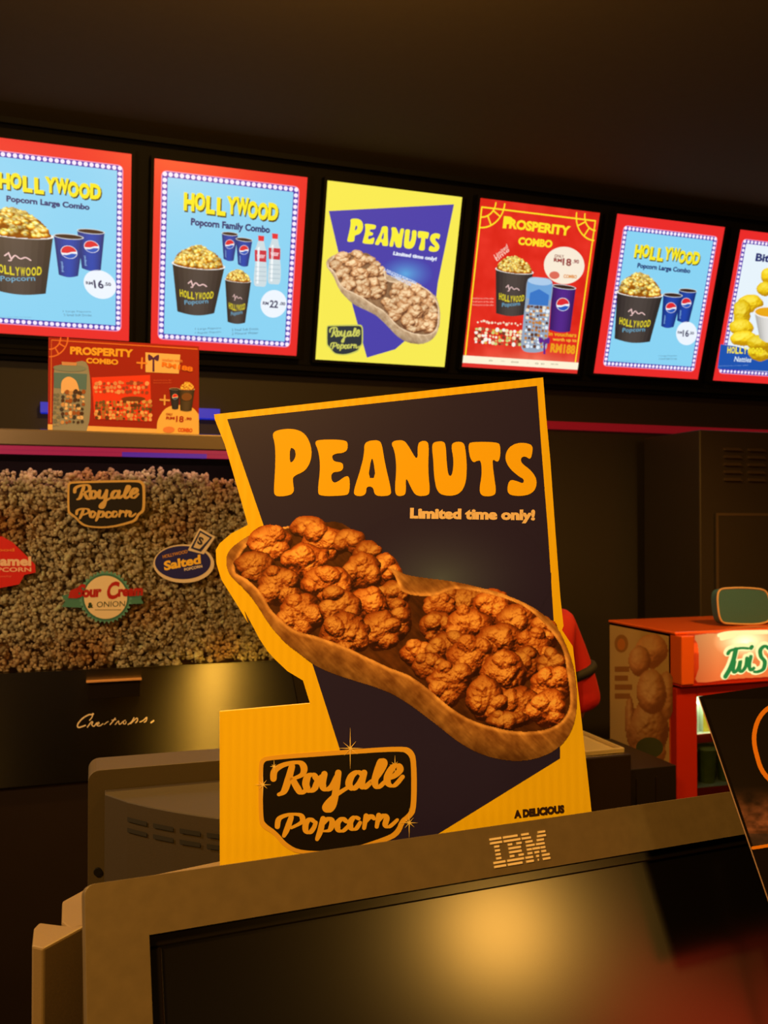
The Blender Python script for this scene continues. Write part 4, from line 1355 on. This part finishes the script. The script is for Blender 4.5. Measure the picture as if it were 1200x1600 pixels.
# drinks inside the chiller
for k, (x, lab) in enumerate(((2.035, 'white and yellow juice carton on the chiller top shelf, nearest the door frame'), (2.125, 'second juice carton on the chiller top shelf, behind the black card'))):
    t = thing('juice_carton', (x, 2.72, 0.803), lab, 'carton', 'cartons on the upper chiller shelf')
    b = MB(); b.box((x - 0.036, 2.685, 0.803), (x + 0.036, 2.757, 0.905), mat('carton_white', (226, 230, 214), .4)); b.prism([(2.685, 0.905), (2.757, 0.905), (2.721, 0.935)], x - 0.036, x + 0.036, mat('carton_white', (226, 230, 214), .4), M=Matrix(((0, 0, 1, 0), (1, 0, 0, 0), (0, 1, 0, 0), (0, 0, 0, 1)))); b.build('carton', t)
    b = MB(); b.box((x - 0.036, 2.6835, 0.803), (x - 0.004, 2.6848, 0.87), mat('carton_yellow', (236, 206, 60), .4)); b.lathe([(0.013, 0), (0.013, 0.001)], (0, 0, 0), mat('carton_blue', (60, 100, 190), .4))
    for i in range(len(b.v) - 40, len(b.v)):
        xx, yy, zz = b.v[i]; b.v[i] = (x + 0.014 + xx, 2.6842 - zz, 0.885 + yy)
    b.build('print', t)
for k in range(4):
    x = 2.045 + 0.085 * k
    t = thing('lidded_cup', (x, 2.72, 0.6121), ('clear green drink cup with pale lid on the lower chiller shelf, nearest the door frame', 'second lidded drink cup on the lower chiller shelf', 'third lidded drink cup on the lower chiller shelf', 'fourth lidded drink cup on the lower chiller shelf, by the hinge side')[k], 'cup', 'cups on the lower chiller shelf')
    b = MB(); b.lathe([(0.027, 0), (0.036, 0.115), (0.034, 0.12)], (x, 2.72, 0.6121), mat('green_drink', (120, 130, 76), .25, vary=.3, scale=40)); b.build('cup', t, smooth=False)
    b = MB(); b.lathe([(0.038, 0.12), (0.038, 0.126), (0.03, 0.132)], (x, 2.72, 0.6121), mat('pale_lid', (206, 224, 206), .35)); b.build('lid', t)

# things on top of the chiller
PCH = plane_matrix((2.285, 2.69, FZ + 0.0062), (1, 0, 0), (0, 0.12, 1))
TEAL = mat('teal_fabric', (56, 100, 124), .75, bump=.3, scale=200, vary=.12)
PIPE = mat('pale_piping', (206, 170, 140), .6)
pch = thing('teal_pouch', (2.27, 2.69, FZ + 0.0062), 'teal padded pouch with pale piping standing on the orange chiller', 'bag')
ol = spline([(-0.108, 0.02), (-0.118, 0.075), (-0.108, 0.128), (-0.06, 0.138), (0.04, 0.135), (0.1, 0.122), (0.116, 0.075), (0.112, 0.022), (0.06, 0.004), (-0.06, 0.008)], 5, True)
b = MB(); b.prism(ol, -0.035, 0.0, TEAL); b.build('body', pch, PCH, bevel=0.012)
b = MB(); b.tube([(x, y, 0.0) for x, y in np.r_[ol, ol[:1]]], 0.0035, PIPE); b.build('piping', pch, PCH)
b = MB(); b.lathe([(0.028, 0), (0.03, 0.004), (0.031, 0.088), (0.02, 0.1), (0.02, 0.108)], (2.425, 2.68, FZ + 0.0062), mat('red_plastic', (196, 30, 26), .35), 24)
tag(b.build('red_canister'), 'red canister beside the teal pouch on the orange chiller', 'canister')

# ------------------------------------------------------------------ staff member behind the display
def skin_body(name, joints, edges, m, parent, root=0, sub_l=2):
    me = bpy.data.meshes.new(name)
    me.from_pydata([j[:3] for j in joints], edges, [])
    o = bpy.data.objects.new(name, me)
    COL.objects.link(o)
    s = o.modifiers.new('skin', 'SKIN')
    s.use_smooth_shade = True
    for i, j in enumerate(joints):
        v = me.skin_vertices[0].data[i]
        v.radius = (j[3], j[4] if len(j) > 4 else j[3])
        v.use_root = (i == root)
    sb = o.modifiers.new('subdivision', 'SUBSURF')
    sb.levels = sb.render_levels = sub_l
    bpy.context.view_layer.update()
    dg = bpy.context.evaluated_depsgraph_get()
    nm = bpy.data.meshes.new_from_object(o.evaluated_get(dg))
    bpy.data.objects.remove(o)
    nm.name = name
    nm.materials.clear(); nm.materials.append(m)
    nm.polygons.foreach_set('use_smooth', np.ones(len(nm.polygons), bool))
    o = bpy.data.objects.new(name, nm)
    COL.objects.link(o)
    o.parent = parent
    o.matrix_basis = ROOTS[parent.name].inverted()
    return o


PX, PY = 0.922, 1.93
pe = thing('person', (PX, PY, 0), 'staff member in red and black shirt standing behind the large display, back turned', 'person')
SKIN = mat('skin', (190, 130, 100), .5); REDF = mat('red_polo', (200, 24, 20), .7, bump=.2, scale=120); BLKF = mat('black_cloth', (24, 20, 20), .75)
J = [(PX, PY, .88, .12, .10), (PX, PY, 1.08, .115, .09), (PX, PY, 1.26, .13, .095), (PX, PY - .005, 1.345, .07, .065), (PX, PY + .005, 1.385, .062, .066), (PX, PY + .02, 1.425, .082, .098), (PX, PY + .02, 1.50, .106, .128), (PX, PY + .01, 1.57, .088, .105),
     (PX + .165, PY, 1.295, .05), (PX + .195, PY - .01, 1.09, .042), (PX + .14, PY + .18, 1.0, .033), (PX + .10, PY + .26, .98, .025),
     (PX - .165, PY, 1.295, .05), (PX - .20, PY - .01, 1.09, .042), (PX - .14, PY + .18, 1.0, .033), (PX - .10, PY + .26, .98, .025),
     (PX + .085, PY, .80, .085), (PX + .095, PY, .46, .06), (PX + .10, PY - .02, .09, .04), (PX + .10, PY + .12, .035, .033),
     (PX - .085, PY, .80, .085), (PX - .095, PY, .46, .06), (PX - .10, PY - .02, .09, .04), (PX - .10, PY + .12, .035, .033), (PX, PY + .125, 1.475, .014)]
E_ = [(0, 1), (1, 2), (2, 3), (3, 4), (4, 5), (5, 6), (6, 7), (2, 8), (8, 9), (9, 10), (10, 11), (2, 12), (12, 13), (13, 14), (14, 15), (0, 16), (16, 17), (17, 18), (18, 19), (0, 20), (20, 21), (21, 22), (22, 23), (6, 24)]
for sx, wi in ((1, 11), (-1, 15)):
    wx, wy, wz = PX + sx * .10, PY + .26, .98
    for k in range(4):
        i = len(J)
        L = (.034, .04, .037, .03)[k]
        fx = wx + sx * (.028 - .019 * k)
        J += [(fx, wy + .065, wz - .004, .010), (fx, wy + .065 + L, wz - .012, .008), (fx - sx * .003, wy + .062 + L * 1.6, wz - .04, .007)]
        E_ += [(wi, i), (i, i + 1), (i + 1, i + 2)]
    i = len(J)
    J += [(wx - sx * .035, wy + .035, wz - .01, .011), (wx - sx * .05, wy + .065, wz - .02, .009)]
    E_ += [(wi, i), (i, i + 1)]
skin_body('body', J, E_, SKIN, pe)
S = [(PX, PY, .72, .20, .175), (PX, PY, 1.04, .150, .12), (PX, PY, 1.25, .145, .11), (PX, PY, 1.345, .08, .075), (PX + .155, PY, 1.292, .066), (PX + .205, PY - .01, 1.13, .060), (PX + .215, PY - .012, 1.09, .058),
     (PX - .155, PY, 1.292, .066), (PX - .205, PY - .01, 1.13, .060), (PX - .215, PY - .012, 1.09, .058)]
skin_body('shirt', S, [(0, 1), (1, 2), (2, 3), (2, 4), (4, 5), (5, 6), (2, 7), (7, 8), (8, 9)], REDF, pe)
T = [(PX, PY, .86, .12, .10), (PX + .085, PY, .78, .098), (PX + .095, PY, .46, .075), (PX + .10, PY - .02, .06, .062), (PX - .085, PY, .78, .098), (PX - .095, PY, .46, .075), (PX - .10, PY - .02, .06, .062)]
skin_body('trousers', T, [(0, 1), (1, 2), (2, 3), (0, 4), (4, 5), (5, 6)], BLKF, pe)
skin_body('hair', [(PX, PY - .035, 1.43, .082, .075), (PX, PY - .018, 1.51, .112, .120), (PX, PY - .002, 1.585, .092, .108)], [(0, 1), (1, 2)], mat('black_hair', (22, 18, 16), .5), pe)
for sx in (1, -1):
    b = MB()
    pts = [(PX + sx * (.186 + .057 * .95 * math.cos(t)), PY - .005 + .057 * math.sin(t), 1.19 + .057 * .30 * math.cos(t)) for t in np.linspace(0, 2 * math.pi, 25)]
    b.tube(pts, 0.0125, BLKF); b.build('sleeve_stripe', pe, smooth=True)
for sx in (1, -1):
    b = MB(); b.box((PX + sx * .10 - .045, PY - .075, 0), (PX + sx * .10 + .045, PY + .17, .075), BLKF); b.build('shoe', pe, bevel=.02)

# ------------------------------------------------------------------ front counter
b = MB()
b.box((-1.6, 0.10, 0.96), (2.3, 0.98, 1.0), mat('counter_top', (44, 34, 28), .25, vary=.15, scale=30))
b.box((-1.55, 0.16, 0), (2.25, 0.92, 0.96), DBROWN)
tag(b.build('service_counter', bevel=0.005), 'dark brown service counter carrying the screens and the display', 'counter')

# ------------------------------------------------------------------ rear screen (seen from behind)
GREY = mat('grey_plastic', (66, 58, 48), .5, bump=.06, scale=900, vary=.10)
DGREY = mat('dark_grey_plastic', (50, 43, 36), .55, bump=.06, scale=900, vary=.10)
rm = thing('cashier_screen', (0.19, 0.72, 1.0), 'back of a dark grey screen with vent slots, behind the yellow display', 'monitor')
b = MB(); b.prism(rrect(-0.0027, 1.045, 0.388, 1.3605, 0.008), -0.039, 0.0, GREY, M=plane_matrix((0, 0.72, 0), (1, 0, 0), (0, 0, 1))); b.build('bezel', rm, bevel=0.003)
arc = [(0.0095 + 0.368 * k / 24, 0.7195 - 0.012 - 0.125 * math.sin(math.pi * k / 24) ** 0.8) for k in range(25)]
b = MB(); b.prism([(0.0095, 0.7195)] + arc + [(0.3775, 0.7195)], 1.07, 1.3455, DGREY); hb = b.build('rear_housing', rm, bevel=0.002)
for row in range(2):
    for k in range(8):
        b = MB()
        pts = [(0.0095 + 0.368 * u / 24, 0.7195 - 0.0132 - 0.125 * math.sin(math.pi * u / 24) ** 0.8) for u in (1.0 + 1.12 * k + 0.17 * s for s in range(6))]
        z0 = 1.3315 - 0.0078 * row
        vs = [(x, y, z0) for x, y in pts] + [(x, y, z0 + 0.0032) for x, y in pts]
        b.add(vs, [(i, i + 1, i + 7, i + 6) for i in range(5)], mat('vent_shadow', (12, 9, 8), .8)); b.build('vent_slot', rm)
b = MB(); b.lathe([(0.003, 0), (0.003, 0.002)], (0, 0, 0), BLACK, 12)
b.v = [(0.0045 + x, 0.7195 - z, 1.2835 + y) for x, y, z in b.v]; b.build('screw', rm)
b = MB(); b.box((0.13, 0.725, 1.012), (0.25, 0.75, 1.2), DGREY); b.box((0.09, 0.66, 1.0), (0.29, 0.86, 1.012), DGREY); b.build('stand', rm, bevel=.003)
b = MB(); b.box((0.015, 0.7592, 1.06), (0.37, 0.7605, 1.345), mat('screen_face', (14, 14, 16), .15)); b.build('screen', rm)

# ------------------------------------------------------------------ terminal housing under the display
b = MB()
foot = [(-0.0296, 0.5045), (-0.0237, 0.4996), (-0.0035, 0.5202), (0.05, 0.525), (0.315, 0.462), (0.315, 0.53), (0.10, 0.597), (-0.0047, 0.572), (-0.0163, 0.5585), (-0.0158, 0.5302), (-0.0133, 0.5242), (-0.0275, 0.5332), (-0.0300, 0.5265)]
b.prism(foot, 1.0, 1.328, mat('beige_plastic', (118, 102, 80), .5, bump=.05, scale=900, vary=.08))
tag(b.build('terminal_housing', bevel=0.0012), 'beige plastic terminal housing peeking out at the left of the front screen', 'till terminal')

# ------------------------------------------------------------------ the large cut-out display
lean = math.radians(3.0)
h2 = np.array([math.sin(YAW), math.cos(YAW), 0])
S_EY = h2 * math.sin(lean) + np.array([0, 0, math.cos(lean)])
S_O = EYE + FW * 0.535 / (FW @ FW); S_O[2] = 1.3282
S_O = S_O + h2 * 0.012
SM = plane_matrix(tuple(S_O), tuple(RT), tuple(S_EY))
st = thing('promotional_display', tuple(S_O), 'large yellow and navy cut-out cardboard display with nut popcorn picture', 'display')
tp = trace_map(SM)
OUT = c6([(28, 150), (1023, 38), (1032, 150), (1045, 290), (1060, 500), (1075, 700), (1085, 790)]) + c7([(1080, 163), (1113, 213), (1140, 440), (1170, 715), (1180, 820)]) + [(925, 1420), (343, 1420)] + \
    [(343, 1112), (487, 1099)] + c7([(318, 385), (297, 316), (250, 288), (212, 252), (190, 228), (165, 190), (120, 105)]) + c6([(130, 780), (100, 730), (50, 650), (35, 600), (33, 560), (45, 540), (80, 510), (130, 484), (118, 440), (95, 360), (60, 240), (30, 165)])
pl = tp(OUT)
pl[:, 1] = np.maximum(pl[:, 1], 0.0)
YELB = mat('yellow_board', (248, 214, 20), 0.38, bump=.06, scale=60)
nt = YELB.node_tree
_w = nt.nodes.new('ShaderNodeTexWave'); _w.inputs['Scale'].default_value = 60; _w.bands_direction = 'X'
_t = nt.nodes.new('ShaderNodeTexCoord'); _b = nt.nodes.new('ShaderNodeBump'); _b.inputs['Strength'].default_value = .10; _b.inputs['Distance'].default_value = .0006
nt.links.new(_t.outputs['Object'], _w.inputs['Vector']); nt.links.new(_w.outputs['Fac'], _b.inputs['Height']); nt.links.new(_b.outputs[0], nt.nodes['Principled BSDF'].inputs['Normal'])
b = MB(); b.prism([tuple(p) for p in pl], -0.0035, 0.0, YELB, mat('board_edge', (240, 200, 110), .6)); b.build('board', st, SM)
a = Art(tp, step=0.00012)
NAVY = (40, 35, 92)
bl = [(355, 655), (839, 603), (845, 690), (856, 830), (866, 985), (875, 1172), (875, 1185), (689, 1300), (560, 1380), (531, 1171), (490, 1043), (413, 824)]
low = min(tp([(560, 1400)])[0][1], 0)
a.poly(bl, NAVY, 1)
X, Y = grid(480, 862, 790, 1030, 3)
t = np.clip(1 - np.hypot((X - 690) / 172, (Y - 905) / 112), 0, 1) ** 1.9
a.raster(mix3(NAVY, (80, 98, 150), t), t > 0, X, Y, 2)
peanut_art(a, lambda p: np.asarray(p, float).reshape(-1, 2), (250, 206, 24), None, (244, 222, 206), False, 1.0, 1.0)
sub(a, lambda p: np.array(c7(p)))
royale(a, (232, 186, 70), 4, 1.0, (22, 18, 18))
for (x, y), L in (((440, 520), 62), ((176, 630), 40), ((618, 745), 44), ((210, 575), 20), ((575, 570), 28)):
    for ang, f in ((0, .6), (90, 1), (40, .45), (130, .45)):
        dx, dy = math.cos(math.radians(ang)) * L * f, math.sin(math.radians(ang)) * L * f
        a.stroke([(x - dx, y - dy), (x, y), (x + dx, y + dy)], [.4, 3.2, .4], (250, 226, 150), 8, False)
a.text('A DELICIOUS', (935, 733), (1087, 716), (934, 708), (52, 34, 30), 4, .075)
sub(a, None)
keep = a.build('printed_face', st, SM)
b = MB()
b.prism([(0, 0), (-0.03, 0.0), (-0.002, 0.2)], 0.02, 0.022, mat('plain_card', (170, 140, 100), .7), M=Matrix(((0, 0, 1, 0), (0, 1, 0, 0), (1, 0, 0, -0.0036), (0, 0, 0, 1))))
b.build('easel_foot', st, SM)

# ------------------------------------------------------------------ front screen
MY, MT = math.radians(3.9), math.radians(22)
ex = np.array([math.cos(MY), math.sin(MY), 0]); hb_ = np.array([-math.sin(MY), math.cos(MY), 0])
ey = np.array([0, 0, 1]) * math.cos(MT) + hb_ * math.sin(MT)
M_O = np.array([-0.0028, 0.400, 1.3966])
MM = plane_matrix(tuple(M_O), tuple(ex), tuple(ey))
fm = thing('customer_screen', (0.19, 0.34, 1.0), 'brown-grey flat screen in the foreground with striped logo on its bezel', 'monitor')
FB = mat('bezel_plastic', (97, 85, 68), .48, bump=.05, scale=130, vary=.2)
MWD, MH = 0.424, 0.335
b = MB()
ix0, ix1, iy0, iy1 = 0.0258, MWD - 0.0258, -0.0235, -MH + 0.03
DP = -0.022
b.box((0, -MH, DP), (ix0, 0, 0), FB); b.box((ix1, -MH, DP), (MWD, 0, 0), FB)
b.box((ix0, iy0, DP), (ix1, 0, 0), FB); b.box((ix0, -MH, DP), (ix1, iy1, 0), FB)
# one continuous front: outer and inner loops stitched
b = MB()
o_ = rrect(0, -MH, MWD, 0, 0.004, 5); i_ = [(ix0, iy0), (ix1, iy0), (ix1, iy1), (ix0, iy1)]
lo = [Vector((x, y, 0)) for x, y in o_]; li = [Vector((x, y, 0)) for x, y in i_]
tri = tessellate_polygon([lo, li])
allp = o_ + i_
fs = []
for t in tri:
    p, q, r = (allp[i] for i in t)
    fs.append(t if (q[0] - p[0]) * (r[1] - p[1]) - (r[0] - p[0]) * (q[1] - p[1]) > 0 else t[::-1])
n = len(o_)
vs = [(x, y, 0) for x, y in allp] + [(x, y, DP) for x, y in allp]
b.add(vs, [tuple(t) for t in fs], FB)
k2 = len(allp)
for i in range(n):
    j = (i + 1) % n
    b.f.append((i, i + k2, j + k2, j) if False else (j, i, i + k2, j + k2)); b.m.append(0)
s2 = b.slot(mat('bezel_lip', (26, 22, 18), .3))
for i in range(4):
    j = (i + 1) % 4
    b.f.append((n + i, n + j, n + j + k2, n + i + k2)); b.m.append(s2)
bz = b.build('bezel', fm, MM, bevel=0.0012)
SCR = mat('lcd_face', (10, 8, 7), .195, spec=1.0)
b = MB(); b.box((ix0 - .002, iy1 - .002, -0.012), (ix1 + .002, iy0 + .002, -0.0075), SCR); b.build('screen', fm, MM)
b = MB(); g = .0055
LIP = mat('screen_surround', (16, 13, 11), .22)
b.box((ix0, iy0 - g, -0.0075), (ix1, iy0, -0.005), LIP); b.box((ix0, iy1, -0.0075), (ix1, iy1 + g, -0.005), LIP)
b.box((ix0, iy1 + g, -0.0075), (ix0 + g, iy0 - g, -0.005), LIP); b.box((ix1 - g, iy1 + g, -0.0075), (ix1, iy0 - g, -0.005), LIP)
b.build('screen_surround', fm, MM, bevel=.0008)
b = MB(); b.box((0.012, -MH + .012, -0.05), (MWD - .012, -0.008, DP + .0005), DGREY); b.build('rear_housing', fm, MM, bevel=.004)
b = MB(); b.box((0.14, 0.32, 1.012), (0.27, 0.37, 1.16), DGREY); b.box((0.08, 0.30, 1.0), (0.30, 0.45, 1.012), DGREY); b.build('stand', fm, bevel=.004)
# striped three-letter maker's logo, raised bars
LOGO = [
    (0.0, 0.78, [[(0, 1)], [(0, 1)], [(.3, .7)], [(.3, .7)], [(.3, .7)], [(.3, .7)], [(0, 1)], [(0, 1)]]),
    (0.92, 1.15, [[(0, .84)], [(0, .97)], [(.2, .44), (.72, 1)], [(.2, .92)], [(.2, .92)], [(.2, .44), (.72, 1)], [(0, .97)], [(0, .84)]]),
    (2.17, 1.65, [[(0, .30)], [(0, .36)], [(.12, .40)], [(.12, .46)], [(.12, .30), (.35, .5)], [(.12, .30), (.41, .5)], [(0, .30), (.45, .5)], [(0, .30), (.485, .5)]])]
b = MB()
LG = mat('logo_silver', (240, 224, 210), .35)
lx0, ly0, rh, unit = 0.1937, -0.0057, 0.00185, 0.0325 / 3.82
for x0, wd, rows in LOGO:
    for k, segs in enumerate(rows):
        if x0 > 2:
            segs = segs + [(1 - q, 1 - p) for p, q in segs]
        for p, q in segs:
            xa, xb = lx0 + (x0 + p * wd) * unit, lx0 + (x0 + q * wd) * unit
            y = ly0 - k * rh
            sl = 0.0
            b.box((xa, y - rh * .55, -0.0002), (xb, y, 0.0008), LG)
b.build('logo', fm, MM)

# ------------------------------------------------------------------ black promo card at the right
C_O = M_O + np.cross(ex, ey) * 0.047
CM = plane_matrix(tuple(C_O), tuple(ex), tuple(ey))
cd = thing('promo_card', (0.43, 0.22, 1.0), 'black cut-out promo card with orange curve standing at the right in front of the screen', 'display')
tc_ = trace_map(CM)
q = tc_([(1092, 1088), (1200, 1072), (1243, 1528), (1200, 1410)])
CB = mat('card_black', (15, 11, 10), .55, spec=.12)
b = MB(); b.prism([tuple(q[0]), (q[0][0] + 0.17, q[0][1] + 0.007), (q[0][0] + 0.17, q[2][1] + 0.002), tuple(q[2])], -0.0008, 0.0, CB, mat('card_edge', (150, 120, 96), .6)); b.build('board', cd, CM)
low = M_O + ex * (q[2][0] + 0.06) + ey * (q[2][1] + 0.05) + np.cross(ex, ey) * 0.0445
b = MB(); b.tube([tuple(low), tuple(low - ey * 0.06 + np.array([0, -0.004, 0])), (0.43, 0.205, 1.03), (0.43, 0.20, 1.004)], 0.0018, mat('grey_rod', (120, 116, 110), .3, .8))
b.lathe([(0.03, 0), (0.03, 0.004), (0.004, 0.006)], (0.43, 0.20, 1.0), mat('grey_rod', (120, 116, 110), .3, .8)); b.build('stand', cd)
a = Art(tc_, step=0.0001)
X, Y = grid(1094, 1290, 1092, 1400, 1)
nz = fbm(X / 26, Y / 16, 3, 4)
t = np.clip(1 - np.abs(Y - 1288) / 60, 0, 1) * np.clip(nz * 1.5 - .1, 0, 1)
m = (X > 1095 + (Y - 1088) * 0.3354 + 2) & (Y < 1322)
rgb = mix3((15, 11, 10), (150, 100, 96), np.clip(t * 1.5, 0, 1))
rgb[(Y > 1302)] = rgb[(Y > 1302)] * .5 + np.array((40, 44, 70)) * .5
a.raster(rgb, m, X, Y, 1)
a.stroke([(1330, 1100), (1240, 1096), (1205, 1104), (1186, 1122), (1178, 1150), (1182, 1180), (1196, 1212), (1240, 1250)], 7, (244, 150, 30), 2)
a.stroke([(1176, 1325), (1260, 1312)], 5, (240, 150, 30), 2, False)
a.build('printed_face', cd, CM)
